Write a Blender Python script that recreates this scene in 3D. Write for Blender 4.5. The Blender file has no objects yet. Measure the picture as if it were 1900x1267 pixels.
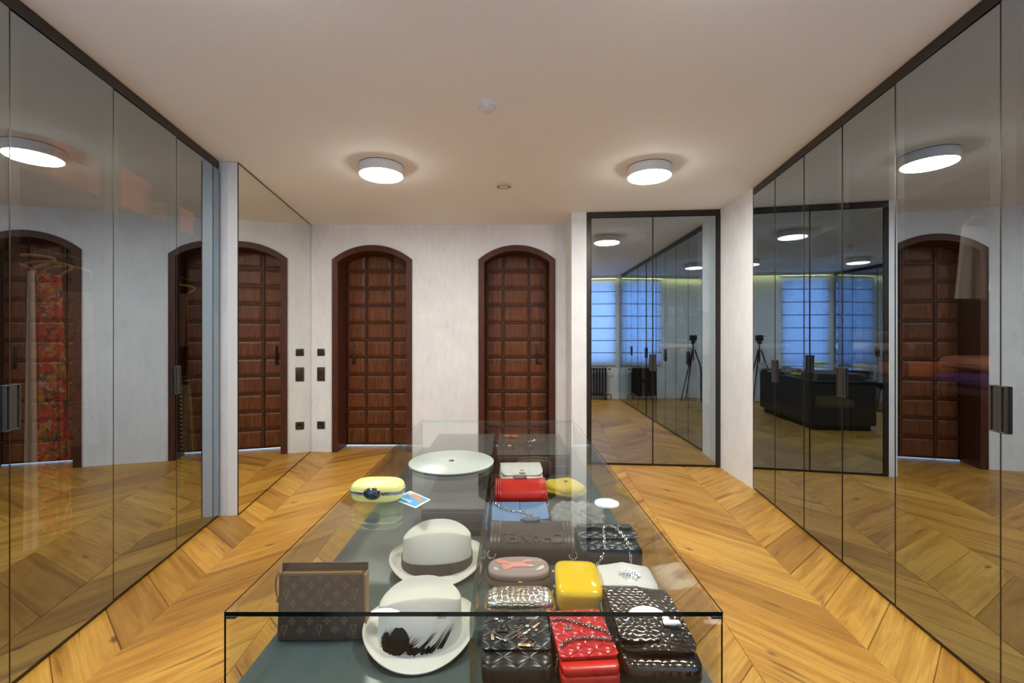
import bpy, bmesh, math, random
from mathutils import Vector, Matrix
R = random.Random(7)
S = bpy.context.scene
C = S.collection
PI = math.pi

# ------------------------------------------------------------------ camera, world, exposure
FPX, CX, CY = 830.0, 943.0, 625.0
CAMZ, HC = 1.366, 2.70
cam_d = bpy.data.cameras.new('camera'); cam = bpy.data.objects.new('camera', cam_d); C.objects.link(cam)
cam.location = (0, 0, CAMZ); cam.rotation_euler = (PI/2, 0, 0)
cam_d.sensor_width = 36; cam_d.lens = FPX/1900*36
cam_d.shift_x = (950-CX)/1900; cam_d.shift_y = (CY-633.5)/1900
cam_d.clip_start = 0.02
S.camera = cam
S.view_settings.view_transform = 'Standard'; S.view_settings.look = 'None'
S.view_settings.exposure = 0.0; S.view_settings.gamma = 1; S.view_settings.use_curve_mapping = False
SKY_STRENGTH = 6.5
LAMP_STRENGTH = 132.0
w = bpy.data.worlds.new('sky'); S.world = w; w.use_nodes = True
w.node_tree.nodes['Background'].inputs[0].default_value = (0.34, 0.60, 1.0, 1)
w.node_tree.nodes['Background'].inputs[1].default_value = SKY_STRENGTH
cy = S.cycles
cy.use_denoising = True
cy.max_bounces = 9; cy.diffuse_bounces = 4; cy.glossy_bounces = 5; cy.transmission_bounces = 4; cy.transparent_max_bounces = 20
cy.use_adaptive_sampling = True; cy.adaptive_threshold = 0.04
cy.caustics_reflective = True; cy.caustics_refractive = False
cy.sample_clamp_indirect = 6

# ------------------------------------------------------------------ materials
MATS = {}
def mat(name, col=(0.8,0.8,0.8), rough=0.5, metal=0.0, spec=0.5, coat=0.0):
    m = bpy.data.materials.new(name); m.use_nodes = True
    b = m.node_tree.nodes['Principled BSDF']
    b.inputs['Base Color'].default_value = (*col, 1); b.inputs['Roughness'].default_value = rough
    b.inputs['Metallic'].default_value = metal; b.inputs['Specular IOR Level'].default_value = spec
    b.inputs['Coat Weight'].default_value = coat; b.inputs['Coat Roughness'].default_value = 0.05
    MATS[name] = m
    return m
class NT:
    def __init__(s, m): s.t = m.node_tree; s.b = s.t.nodes.get('Principled BSDF'); s.out = s.t.nodes.get('Material Output')
    def n(s, typ, ins=None, **kw):
        x = s.t.nodes.new(typ)
        for k, v in kw.items(): setattr(x, k, v)
        for k, v in (ins or {}).items():
            if isinstance(v, bpy.types.NodeSocket): s.t.links.new(v, x.inputs[k])
            else: x.inputs[k].default_value = v
        return x
    def l(s, a, b): s.t.links.new(a, b)
    def math(s, op, a, b=0.0, c=0.0): return s.n('ShaderNodeMath', {0: a, 1: b, 2: c}, operation=op).outputs[0]
    def mix(s, f, a, b, typ='MIX'):
        x = s.n('ShaderNodeMix', data_type='RGBA', blend_type=typ)
        for i, v in ((0, f), (6, a), (7, b)):
            if isinstance(v, bpy.types.NodeSocket): s.l(v, x.inputs[i])
            else: x.inputs[i].default_value = v if i == 0 else (*v, 1)
        return x.outputs[2]
    def ramp(s, f, stops):
        x = s.n('ShaderNodeValToRGB'); s.l(f, x.inputs[0])
        e = x.color_ramp.elements
        while len(e) < len(stops): e.new(0.5)
        for i, (p, c) in enumerate(stops): e[i].position = p; e[i].color = (*c, 1) if len(c) == 3 else c
        return x.outputs[0]
    def coords(s, which='Object', scale=(1,1,1), loc=None, rot=None):
        tc = s.n('ShaderNodeTexCoord')
        mp = s.n('ShaderNodeMapping', {0: tc.outputs[which], 3: scale})
        if rot: mp.inputs[2].default_value = rot
        if loc is not None:
            if isinstance(loc, bpy.types.NodeSocket): s.l(loc, mp.inputs[1])
            else: mp.inputs[1].default_value = loc
        return mp.outputs[0]
    def noise(s, vec, scale, detail=4, rough=0.5, dist=0.0):
        return s.n('ShaderNodeTexNoise', {0: vec, 2: scale, 3: detail, 4: rough, 8: dist}).outputs[0]
    def bump(s, h, strength=0.3, dist=0.01):
        b = s.n('ShaderNodeBump', {'Strength': strength, 'Distance': dist, 'Height': h})
        s.l(b.outputs[0], s.b.inputs['Normal']); s.l(b.outputs[0], s.b.inputs['Coat Normal'])

def wood_floor():
    m = mat('oak_plank', rough=0.42); t = NT(m)
    oi = t.n('ShaderNodeObjectInfo')
    rnd = oi.outputs['Random']
    off = t.n('ShaderNodeCombineXYZ', {0: t.math('MULTIPLY', rnd, 37.0), 1: t.math('MULTIPLY', rnd, 91.0), 2: t.math('MULTIPLY', rnd, 13.0)}).outputs[0]
    v = t.coords('Object', (1, 1, 1), off)
    vs = t.n('ShaderNodeMapping', {0: v, 3: (0.9, 9.0, 1.0)}).outputs[0]
    vf = t.n('ShaderNodeMapping', {0: v, 3: (1.6, 95.0, 1.0)}).outputs[0]
    g1 = t.noise(vs, 1.6, 5, 0.6, 0.8); g2 = t.noise(vf, 1.0, 3, 0.6, 0.2)
    base = t.ramp(g1, [(0.26, (0.25,0.105,0.014)), (0.42, (0.47,0.235,0.036)), (0.60, (0.62,0.345,0.064)), (0.78, (0.42,0.19,0.028))])
    plankc = t.ramp(rnd, [(0.0, (0.60,0.52,0.42)), (0.18, (0.95,0.86,0.72)), (0.45, (1.06,1.06,1.0)), (0.75, (0.86,0.76,0.62)), (1.0, (1.10,1.08,1.0))])
    c = t.mix(1.0, base, plankc, 'MULTIPLY')
    c = t.mix(t.math('MULTIPLY', t.ramp(g2, [(0.45, (0,0,0)), (0.75, (1,1,1))]), 0.35), c, (0.20,0.085,0.022))
    # knots and cracks
    vk = t.n('ShaderNodeMapping', {0: v, 3: (2.6, 5.0, 1.0)}).outputs[0]
    wv = t.n('ShaderNodeMix', {0: 0.22}, data_type='RGBA'); 
    nz = t.n('ShaderNodeTexNoise', {0: v, 2: 9.0, 3: 3}); t.l(vk, wv.inputs[6]); t.l(nz.outputs[1], wv.inputs[7])
    vor = t.n('ShaderNodeTexVoronoi', {0: wv.outputs[2], 2: 1.25}).outputs[0]
    kn = t.ramp(vor, [(0.03, (1,1,1)), (0.10, (0,0,0))])
    kn = t.math('MULTIPLY', kn, t.ramp(t.noise(v, 1.1, 1), [(0.46, (0,0,0)), (0.52, (1,1,1))]))
    c = t.mix(t.math('MULTIPLY', kn, 0.8), c, (0.06,0.028,0.012))
    vc = t.n('ShaderNodeMapping', {0: v, 3: (1.3, 14.0, 1.0)}).outputs[0]
    cr = t.ramp(t.noise(vc, 1.3, 2, 0.4, 1.6), [(0.70, (0,0,0)), (0.76, (1,1,1))])
    c = t.mix(t.math('MULTIPLY', cr, 0.65), c, (0.12,0.055,0.02))
    t.l(c, t.b.inputs['Base Color'])
    t.l(t.math('MULTIPLY_ADD', g2, 0.2, 0.30), t.b.inputs['Roughness'])
    t.bump(g2, 0.12, 0.002)
    return m
wood_floor()

def wood_dark(name, a, b, scale=(14,14,1.2), rough=0.42):
    m = mat(name, rough=rough, spec=0.28); t = NT(m)
    oi = t.n('ShaderNodeObjectInfo').outputs['Random']
    off = t.n('ShaderNodeCombineXYZ', {0: t.math('MULTIPLY', oi, 31.0), 2: t.math('MULTIPLY', oi, 17.0)}).outputs[0]
    v = t.coords('Object', scale, off)
    g = t.noise(v, 4.0, 5, 0.65, 0.4)
    c = t.ramp(g, [(0.3, a), (0.7, b)])
    t.l(c, t.b.inputs['Base Color']); t.bump(g, 0.15, 0.003)
    return m
wood_dark('door_panel_wood', (0.066,0.019,0.0065), (0.205,0.066,0.021))
wood_dark('door_strap_wood', (0.045,0.014,0.007), (0.120,0.038,0.015))
wood_dark('door_casing_wood', (0.050,0.015,0.009), (0.105,0.033,0.016))

def plaster(name, a, b, rough=0.75):
    m = mat(name, rough=rough); t = NT(m)
    v = t.coords('Object')
    n1 = t.noise(v, 1.7, 6, 0.62, 0.6); n2 = t.noise(t.coords('Object', (7,7,2)), 3.0, 5, 0.6, 0.2)
    f = t.math('ADD', t.math('MULTIPLY', n1, 0.65), t.math('MULTIPLY', n2, 0.35))
    t.l(t.ramp(f, [(0.36, a), (0.60, b)]), t.b.inputs['Base Color'])
    t.bump(n2, 0.10, 0.004)
    return m
plaster('wall_plaster', (0.70,0.715,0.735), (0.82,0.83,0.835))
plaster('ceiling_paint', (0.845,0.84,0.82), (0.865,0.86,0.84), 0.8)
wood_dark('door_groove_wood', (0.010,0.004,0.003), (0.022,0.008,0.005))
mat('white_lacquer', (0.78,0.78,0.77), 0.35)
mat('subfloor', (0.05,0.025,0.01), 0.8)
mat('bronze_frame', (0.026,0.020,0.016), 0.38, 0.3)
mat('bronze_handle', (0.040,0.034,0.029), 0.45, 0.15)
mat('carcass', (0.028,0.022,0.018), 0.6)
mat('carcass_dark', (0.030,0.025,0.022), 0.6)
mat('black_iron', (0.02,0.018,0.017), 0.45, 0.4)
mat('door_iron', (0.075,0.045,0.028), 0.4, 0.6)
mat('antique_brass', (0.16,0.10,0.05), 0.35, 0.9)
mat('chrome', (0.78,0.77,0.75), 0.12, 1.0)
mat('silver_chain', (0.66,0.65,0.63), 0.22, 1.0)
mat('gunmetal', (0.22,0.21,0.20), 0.25, 1.0)
mat('gold', (0.75,0.52,0.20), 0.22, 1.0)
mat('rose_gold', (0.72,0.46,0.28), 0.3, 0.9)

def thin_glass(name, f0, tint, refl=(1,1,1), power=5.0):
    m = bpy.data.materials.new(name); m.use_nodes = True; t = NT(m)
    t.t.nodes.remove(t.b)
    lw = t.n('ShaderNodeLayerWeight', {0: 0.5})
    p = t.math('POWER', lw.outputs['Facing'], power)
    fac = t.math('MULTIPLY_ADD', p, 1.0-f0, f0)
    tr = t.n('ShaderNodeBsdfTransparent', {0: (*tint, 1)}); gl = t.n('ShaderNodeBsdfGlossy', {0: (*refl, 1), 1: 0.0})
    mx = t.n('ShaderNodeMixShader', {0: fac}); t.l(tr.outputs[0], mx.inputs[1]); t.l(gl.outputs[0], mx.inputs[2])
    t.l(mx.outputs[0], t.out.inputs[0]); MATS[name] = m
    return m
thin_glass('case_glass', 0.045, (0.965,0.98,0.97))
thin_glass('case_glass_front', 0.016, (0.975,0.985,0.98))
thin_glass('smoked_glass', 0.50, (0.74,0.70,0.66), (0.79,0.91,1.0))
m = bpy.data.materials.new('clear_back'); m.use_nodes = True; t = NT(m); t.t.nodes.remove(t.b)
t.l(t.n('ShaderNodeBsdfTransparent', {0: (1,1,1,1)}).outputs[0], t.out.inputs[0]); MATS['clear_back'] = m
mat('glass_edge', (0.003,0.009,0.007), 0.1, 0.0, 0.4)
thin_glass('glass_edge_side', 0.12, (0.50,0.70,0.63))
thin_glass('window_glass', 0.05, (0.95,0.97,1.0))
m = mat('mirror_silver', (0.86,0.865,0.80), 0.0, 1.0)

def emis(name, col, s):
    m = bpy.data.materials.new(name); m.use_nodes = True; t = NT(m); t.t.nodes.remove(t.b)
    e = t.n('ShaderNodeEmission', {0: (*col,1), 1: s}); t.l(e.outputs[0], t.out.inputs[0]); MATS[name] = m
emis('lamp_diffuser', (1.0,0.972,0.90), LAMP_STRENGTH)
emis('cove_strip', (1.0,0.86,0.30), 26.0)
m = mat('blind_linen', (0.75,0.78,0.85), 0.9); t = NT(m)
tl = t.n('ShaderNodeBsdfTranslucent', {0: (0.62,0.70,0.90,1)}); mx = t.n('ShaderNodeMixShader', {0: 0.6})
weave = t.noise(t.coords('Object', (120,120,40)), 3.0, 2)
t.l(t.ramp(weave, [(0.3,(0.55,0.62,0.80)),(0.7,(0.75,0.82,0.95))]), tl.inputs[0])
t.l(t.b.outputs[0], mx.inputs[1]); t.l(tl.outputs[0], mx.inputs[2]); t.l(mx.outputs[0], t.out.inputs[0])

mat('case_shelf', (0.058,0.083,0.080), 0.3)
mat('case_body', (0.035,0.035,0.034), 0.3)
mat('tray_felt', (0.060,0.058,0.055), 0.55)
mat('disc_white', (0.37,0.41,0.37), 0.3)
def bumped(name, col, kind, scale, strength=0.5, dist=0.004, rough=0.4, metal=0.0, col2=None, coat=0.0, rot=0.0):
    m = mat(name, col, rough, metal, coat=coat); t = NT(m)
    if kind == 'quilt':
        v = t.coords('Object', (scale,scale,scale), rot=(0,0,PI/4+rot))
        sx = t.n('ShaderNodeSeparateXYZ', {0: v})
        a = t.math('ABSOLUTE', t.math('SINE', t.math('MULTIPLY', sx.outputs[0], PI)))
        b = t.math('ABSOLUTE', t.math('SINE', t.math('MULTIPLY', sx.outputs[1], PI)))
        h = t.math('POWER', t.math('MULTIPLY', a, b), 0.45)
    elif kind == 'croc':
        v = t.coords('Object', (scale,scale*0.75,scale))
        h = t.n('ShaderNodeTexVoronoi', {0: v, 2: 1.0, 8: 0.55}, feature='DISTANCE_TO_EDGE').outputs[0]
        h = t.math('MINIMUM', t.math('MULTIPLY', h, 3.0), 1.0)
        h = t.math('POWER', h, 0.5)
    elif kind == 'scales':
        nz = t.n('ShaderNodeTexNoise', {0: t.coords('Object'), 2: 28.0, 3: 2})
        va = t.n('ShaderNodeVectorMath', {0: t.coords('Object', (scale,scale*1.25,scale)), 1: t.n('ShaderNodeVectorMath', {0: nz.outputs[1], 'Scale': 1.3}, operation='SCALE').outputs[0]}, operation='ADD').outputs[0]
        sx = t.n('ShaderNodeSeparateXYZ', {0: va})
        row = t.math('FLOOR', sx.outputs[1])
        a = t.math('ABSOLUTE', t.math('SINE', t.math('MULTIPLY', t.math('MULTIPLY_ADD', row, 0.5, sx.outputs[0]), PI)))
        b = t.math('ABSOLUTE', t.math('SINE', t.math('MULTIPLY', sx.outputs[1], PI)))
        h = t.math('POWER', t.math('MULTIPLY', a, b), 0.85)
    elif kind == 'hex':
        v = t.coords('Object', (scale,scale,scale))
        h = t.n('ShaderNodeTexVoronoi', {0: v, 2: 1.0, 8: 0.4}, feature='DISTANCE_TO_EDGE').outputs[0]
        h = t.math('MINIMUM', t.math('MULTIPLY', h, 5.0), 1.0)
    elif kind == 'dots':
        v = t.coords('Object', (scale,scale,scale))
        sx = t.n('ShaderNodeSeparateXYZ', {0: v})
        a = t.math('ABSOLUTE', t.math('SINE', t.math('MULTIPLY', sx.outputs[0], PI)))
        b = t.math('ABSOLUTE', t.math('SINE', t.math('MULTIPLY', sx.outputs[1], PI)))
        h = t.math('SUBTRACT', 1.0, t.math('POWER', t.math('MULTIPLY', a, b), 2.0))
    elif kind == 'weave':
        v = t.coords('Object', (scale,scale,scale))
        sx = t.n('ShaderNodeSeparateXYZ', {0: v})
        h = t.math('MULTIPLY', t.math('SINE', sx.outputs[0]), t.math('SINE', t.math('ADD', sx.outputs[1], sx.outputs[2])))
    else:
        h = t.noise(t.coords('Object'), scale, 5, 0.6)
    t.bump(h, strength, dist)
    if col2:
        t.l(t.ramp(h, [(0.15, col2), (0.6, col)]), t.b.inputs['Base Color'])
    return m
bumped('straw', (0.60,0.585,0.52), 'weave', 2200, 0.22, 0.0012, 0.7)
mat('ribbon', (0.055,0.045,0.036), 0.7)
bumped('paint_black', (0.008,0.0075,0.007), 'noise', 900, 0.4, 0.002, 0.85); MATS['paint_black'].node_tree.nodes['Principled BSDF'].inputs['Specular IOR Level'].default_value = 0.15
bumped('canvas_brown', (0.078,0.050,0.034), 'noise', 500, 0.2, 0.001, 0.42)
mat('print_tan', (0.23,0.155,0.055), 0.5)
mat('tan_trim', (0.26,0.16,0.06), 0.5)
mat('enamel_lime', (0.84,0.83,0.27), 0.16, coat=0.4)
mat('enamel_yellow', (0.80,0.52,0.0), 0.12, coat=0.6)
mat('onyx', (0.02,0.025,0.04), 0.03, coat=1.0)
mat('card_white', (0.8,0.8,0.8), 0.3)
mat('card_blue', (0.03,0.27,0.55), 0.3)
mat('card_tan', (0.38,0.17,0.07), 0.35)
mat('card_yellow', (0.7,0.6,0.05), 0.35)
mat('card_red', (0.7,0.05,0.06), 0.35)
bumped('leather_white', (0.72,0.72,0.66), 'quilt', 42, 0.7, 0.004, 0.4)
bumped('leather_red', (0.56,0.020,0.012), 'noise', 120, 0.15, 0.002, 0.3)
bumped('leather_red_quilt', (0.46,0.018,0.022), 'quilt', 36, 0.8, 0.005, 0.25)
bumped('suede_yellow', (0.56,0.42,0.03), 'noise', 160, 0.5, 0.003, 0.75)
bumped('leather_blue', (0.10,0.215,0.41), 'dots', 260, 0.6, 0.0015, 0.45, col2=(0.055,0.125,0.26))
bumped('leather_grey', (0.19,0.195,0.185), 'noise', 120, 0.7, 0.004, 0.42)
bumped('leather_taupe', (0.062,0.050,0.043), 'noise', 120, 0.15, 0.002, 0.3)
mat('leather_taupe_emboss', (0.085,0.070,0.061), 0.25)
bumped('leather_navy', (0.012,0.016,0.026), 'quilt', 34, 0.5, 0.004, 0.32)
bumped('leather_black', (0.012,0.012,0.012), 'quilt', 26, 0.7, 0.005, 0.3)
bumped('leather_brown', (0.09,0.055,0.035), 'noise', 80, 0.3, 0.003, 0.45)
bumped('croc_brown', (0.020,0.011,0.007), 'scales', 62, 0.28, 0.003, 0.17, col2=(0.007,0.004,0.003), coat=0.5)
mat('croc_edge', (0.015,0.010,0.008), 0.3)
bumped('silver_hex', (0.82,0.79,0.74), 'hex', 85, 0.55, 0.002, 0.24, 1.0, col2=(0.62,0.57,0.50))
bumped('python_white', (0.66,0.65,0.62), 'croc', 190, 0.2, 0.001, 0.35, col2=(0.58,0.57,0.55))
bumped('fabric_mauve', (0.33,0.24,0.22), 'noise', 700, 0.5, 0.002, 0.75, col2=(0.20,0.14,0.14))
mat('mauve_leather', (0.30,0.19,0.16), 0.4)
mat('pink_print', (0.62,0.25,0.21), 0.7)
mat('cream_print', (0.62,0.56,0.47), 0.7)
mat('zip_dark', (0.14,0.095,0.06), 0.35, 0.8)
mat('crystal', (0.85,0.88,0.92), 0.03, 0.6, 0.9)
mat('coral', (0.75,0.16,0.04), 0.3)
mat('plastic_white', (0.72,0.71,0.69), 0.4)
mat('plastic_cream', (0.62,0.56,0.45), 0.45)
mat('plate_bronze', (0.060,0.048,0.036), 0.35, 0.5)
mat('plate_recess', (0.012,0.010,0.009), 0.5)
mat('cloth_orange', (0.55,0.14,0.03), 0.7)
mat('cloth_purple', (0.07,0.03,0.22), 0.9)
mat('cloth_cream', (0.62,0.56,0.48), 0.9)
mat('cloth_brown', (0.16,0.085,0.05), 0.8)
mat('cloth_olive', (0.20,0.18,0.08), 0.9)
mat('cloth_pink', (0.55,0.25,0.18), 0.9)
mat('cloth_white', (0.72,0.70,0.67), 0.9)
mat('cloth_dark', (0.03,0.03,0.04), 0.9)
mat('hanger_wood', (0.42,0.25,0.08), 0.4)
m = mat('cloth_floral', rough=0.85); t = NT(m)
nzf = t.n('ShaderNodeTexNoise', {0: t.coords('Object'), 2: 26.0, 3: 3}); mvf = t.n('ShaderNodeMix', {0: 0.10}, data_type='RGBA'); t.l(t.coords('Object', (1,1,0.6)), mvf.inputs[6]); t.l(nzf.outputs[1], mvf.inputs[7])
vv = t.n('ShaderNodeTexVoronoi', {0: mvf.outputs[2], 2: 52.0}); 
h = t.n('ShaderNodeSeparateColor', {0: vv.outputs[1]}).outputs[0]
t.l(t.ramp(h, [(0.0,(0.60,0.03,0.02)), (0.34,(0.75,0.38,0.02)), (0.48,(0.03,0.02,0.03)), (0.60,(0.65,0.10,0.08)), (0.86,(0.60,0.50,0.38)), (0.93,(0.05,0.22,0.10))]), t.b.inputs['Base Color'])
t.t.nodes[-1].color_ramp.interpolation = 'CONSTANT'
m = mat('cloth_stripe', rough=0.9); t = NT(m)
sx = t.n('ShaderNodeSeparateXYZ', {0: t.coords('Object', rot=(0,0.35,0))})
t.l(t.ramp(t.math('FRACT', t.math('MULTIPLY', sx.outputs[2], 38.0)), [(0.49,(0.55,0.50,0.42)), (0.51,(0.03,0.025,0.025))]), t.b.inputs['Base Color'])
m = mat('cloth_paisley', rough=0.8); t = NT(m)
t.l(t.ramp(t.noise(t.coords('Object'), 30.0, 3, 0.6, 2.5), [(0.4,(0.13,0.06,0.035)), (0.55,(0.30,0.17,0.10)), (0.62,(0.08,0.035,0.02))]), t.b.inputs['Base Color'])

# ------------------------------------------------------------------ mesh helpers
class MB:
    def __init__(s): s.v = []; s.f = []; s.m = []; s.mi = 0
    def add(s, vs, fs):
        o = len(s.v); s.v += [tuple(p) for p in vs]; s.f += [tuple(i+o for i in q) for q in fs]; s.m += [s.mi]*len(fs); return s
    def box(s, x0, x1, y0, y1, z0, z1, M=None):
        vs = [Vector(p) for p in ((x0,y0,z0),(x1,y0,z0),(x1,y1,z0),(x0,y1,z0),(x0,y0,z1),(x1,y0,z1),(x1,y1,z1),(x0,y1,z1))]
        if M: vs = [M @ p for p in vs]
        return s.add(vs, [(0,3,2,1),(4,5,6,7),(0,1,5,4),(1,2,6,5),(2,3,7,6),(3,0,4,7)])
    def rbox(s, x0, x1, y0, y1, z0, z1, r=0.005, seg=2, M=None, only=None):
        b = bmesh.new(); bmesh.ops.create_cube(b, size=1)
        for p in b.verts: p.co = Vector(((x0+x1)/2 + p.co.x*(x1-x0), (y0+y1)/2 + p.co.y*(y1-y0), (z0+z1)/2 + p.co.z*(z1-z0)))
        es = list(b.edges)
        if only == 'z': es = [e for e in es if abs(e.verts[0].co.z-e.verts[1].co.z) > 1e-6]
        bmesh.ops.bevel(b, geom=es, offset=r, segments=seg, profile=0.5, affect='EDGES')
        return s.bm(b, M)
    def bm(s, b, M=None):
        b.verts.ensure_lookup_table(); b.verts.index_update()
        s.add([(M @ p.co) if M else p.co.copy() for p in b.verts], [[q.index for q in f.verts] for f in b.faces]); b.free(); return s
    def grid(s, pts, nu, nv, cu=False, cv=False, flip=False):
        fs = []
        for i in range(nu if cu else nu-1):
            for j in range(nv if cv else nv-1):
                a, b_, c, d = i*nv+j, ((i+1)%nu)*nv+j, ((i+1)%nu)*nv+(j+1)%nv, i*nv+(j+1)%nv
                fs.append((a,d,c,b_) if flip else (a,b_,c,d))
        return s.add(pts, fs)
    def tube(s, path, r, n=8, closed=False, cap=True):
        P = [Vector(p) for p in path]; N = len(P); rs = r if isinstance(r, (list, tuple)) else [r]*N
        vs = []; up = None
        for i in range(N):
            a = P[(i-1) % N] if (closed or i > 0) else P[i]; b_ = P[(i+1) % N] if (closed or i < N-1) else P[i]
            d = (b_-a)
            d = d.normalized() if d.length > 1e-9 else Vector((0,0,1))
            if up is None: up = Vector((0,0,1)) if abs(d.z) < 0.9 else Vector((1,0,0))
            u = d.cross(up)
            if u.length < 1e-4: u = d.cross(Vector((1,0.3,0)))
            u.normalize(); v = u.cross(d).normalized(); up = v
            for k in range(n):
                an = 2*PI*k/n; vs.append(P[i] + (u*math.cos(an) + v*math.sin(an))*rs[i])
        s.grid(vs, N, n, cu=closed, cv=True, flip=True)
        if cap and not closed:
            o = len(s.v)-len(vs)
            s.f.append(tuple(o+k for k in range(n))); s.f.append(tuple(o+(N-1)*n+n-1-k for k in range(n))); s.m += [s.mi]*2
        return s
    def lathe(s, prof, n=32, c=(0,0,0), M=None):
        vs = []
        for i in range(n):
            a = 2*PI*i/n
            for (r, z) in prof:
                p = Vector((c[0]+r*math.cos(a), c[1]+r*math.sin(a), c[2]+z)); vs.append(M @ p if M else p)
        return s.grid(vs, n, len(prof), cu=True)
    def sell(s, a, b, c, e1=0.5, e2=0.5, nu=40, nv=18, M=None, fn=None):
        sg = lambda x, e: math.copysign(abs(x)**e, x)
        vs = []
        for i in range(nu):
            th = 2*PI*i/nu
            for j in range(nv):
                ph = -PI/2 + PI*j/(nv-1); ph = max(-PI/2+1e-4, min(PI/2-1e-4, ph))
                p = Vector((a*sg(math.cos(ph), e1)*sg(math.cos(th), e2), b*sg(math.cos(ph), e1)*sg(math.sin(th), e2), c*sg(math.sin(ph), e1)))
                if fn: p = Vector(fn(p))
                vs.append(M @ p if M else p)
        return s.grid(vs, nu, nv, cu=True)
    def torus(s, r, q, M=None, n=16, k=6, sx=1.0, sy=1.0):
        vs = []
        for i in range(n):
            a = 2*PI*i/n
            for j in range(k):
                b_ = 2*PI*j/k
                p = Vector(((r+q*math.cos(b_))*math.cos(a)*sx, (r+q*math.cos(b_))*math.sin(a)*sy, q*math.sin(b_))); vs.append(M @ p if M else p)
        return s.grid(vs, n, k, cu=True, cv=True)
    def extrude(s, pts, z0, z1, M=None):
        n = len(pts)
        vs = [Vector((x,y,z0)) for x, y in pts] + [Vector((x,y,z1)) for x, y in pts]
        if M: vs = [M @ p for p in vs]
        return s.add(vs, [tuple(range(n-1,-1,-1)), tuple(range(n,2*n))] + [(i,(i+1)%n,n+(i+1)%n,n+i) for i in range(n)])
    def chain(s, path, ln=0.011, r=0.0014, wd=0.0038):
        P = [Vector(p) for p in path]; L = [0]
        for i in range(1, len(P)): L.append(L[-1]+(P[i]-P[i-1]).length)
        n = max(2, int(L[-1]/(ln*0.72)))
        def at(d):
            for i in range(1, len(P)):
                if L[i] >= d-1e-9:
                    u = (d-L[i-1])/max(1e-9, L[i]-L[i-1]); return P[i-1].lerp(P[i], u), (P[i]-P[i-1]).normalized()
            return P[-1], (P[-1]-P[-2]).normalized()
        for k in range(n):
            p, d = at(L[-1]*(k+0.5)/n)
            u = d.cross(Vector((0,0,1)))
            if u.length < 1e-3: u = d.cross(Vector((1,0,0)))
            u.normalize(); v = d.cross(u)
            an = 0.9 if k % 2 else -0.65
            u2 = u*math.cos(an)+v*math.sin(an); v2 = d.cross(u2)
            M = Matrix(((d.x,u2.x,v2.x,p.x),(d.y,u2.y,v2.y,p.y),(d.z,u2.z,v2.z,p.z),(0,0,0,1)))
            s.torus(1.0, 0.0, None) if False else s.link(ln/2, wd, r, M)
        return s
    def link(s, a, b, r, M, n=10, k=5):
        vs = []
        for i in range(n):
            t_ = 2*PI*i/n; cx_, sx_ = math.cos(t_), math.sin(t_)
            for j in range(k):
                q = 2*PI*j/k; vs.append(M @ Vector(((a-r+r*math.cos(q))*cx_, (b-r+r*math.cos(q))*sx_, r*math.sin(q))))
        return s.grid(vs, n, k, cu=True, cv=True)
    def build(s, name, material, parent=None, loc=None, rot=None, smooth=None, sub=0):
        me = bpy.data.meshes.new(name); me.from_pydata([tuple(p) for p in s.v], [], s.f)
        mats_ = material if isinstance(material, (list, tuple)) else [material]
        for q in mats_: me.materials.append(MATS[q])
        if len(mats_) > 1: me.polygons.foreach_set('material_index', s.m)
        me.update()
        if smooth is not None:
            me.polygons.foreach_set('use_smooth', [True]*len(me.polygons))
            if smooth < 180: me.set_sharp_from_angle(angle=math.radians(smooth))
        o = bpy.data.objects.new(name, me); C.objects.link(o)
        if loc is not None: o.location = loc
        if rot is not None: o.rotation_euler = rot
        if parent: o.parent = parent
        if sub:
            md = o.modifiers.new('smooth', 'SUBSURF'); md.levels = sub; md.render_levels = sub
        return o
def tag(o, label=None, cat=None, group=None, kind=None):
    if label: o['label'] = label
    if cat: o['category'] = cat
    if group: o['group'] = group
    if kind: o['kind'] = kind
    return o
def thing(name, label, cat, loc=(0,0,0), rz=0, group=None, kind=None):
    o = bpy.data.objects.new(name, None); C.objects.link(o); o.empty_display_size = 0.1
    o.location = loc; o.rotation_euler = (0,0,rz)
    return tag(o, label, cat, group, kind)
def struct(name, o_or_mb, m=None, label=None, smooth=None):
    o = o_or_mb.build(name, m, smooth=smooth) if isinstance(o_or_mb, MB) else o_or_mb
    return tag(o, label, None, None, 'structure')
def copy_tree(o, parent=None):
    c = o.copy(); C.objects.link(c); c.parent = parent
    for ch in list(o.children): copy_tree(ch, c)
    return c
def T(x=0, y=0, z=0): return Matrix.Translation((x, y, z))
def RX(a): return Matrix.Rotation(a, 4, 'X')
def RY(a): return Matrix.Rotation(a, 4, 'Y')
def RZ(a): return Matrix.Rotation(a, 4, 'Z')
def text_mesh(name, txt, size, depth, m, parent, M):
    cu = bpy.data.curves.new(name, 'FONT'); cu.body = txt; cu.size = size; cu.extrude = depth; cu.align_x = 'CENTER'; cu.align_y = 'CENTER'; cu.resolution_u = 3
    o = bpy.data.objects.new(name, cu); C.objects.link(o)
    bpy.context.view_layer.update()
    me = bpy.data.meshes.new_from_object(o.evaluated_get(bpy.context.evaluated_depsgraph_get()))
    bpy.data.objects.remove(o); bpy.data.curves.remove(cu)
    me.transform(M); me.materials.clear(); me.materials.append(MATS[m]); me.name = name
    q = bpy.data.objects.new(name, me); C.objects.link(q); q.parent = parent
    return q

# ------------------------------------------------------------------ plan of the room
YB = 5.32                       # back wall
YR = -0.45                      # wall behind the camera
LX = lambda y: -1.643 - 0.162*y # left wardrobe front
RXX = lambda y: 1.616 + 0.1446*y
MX = lambda y: -2.066 - 0.149*(y-3.437)

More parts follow.
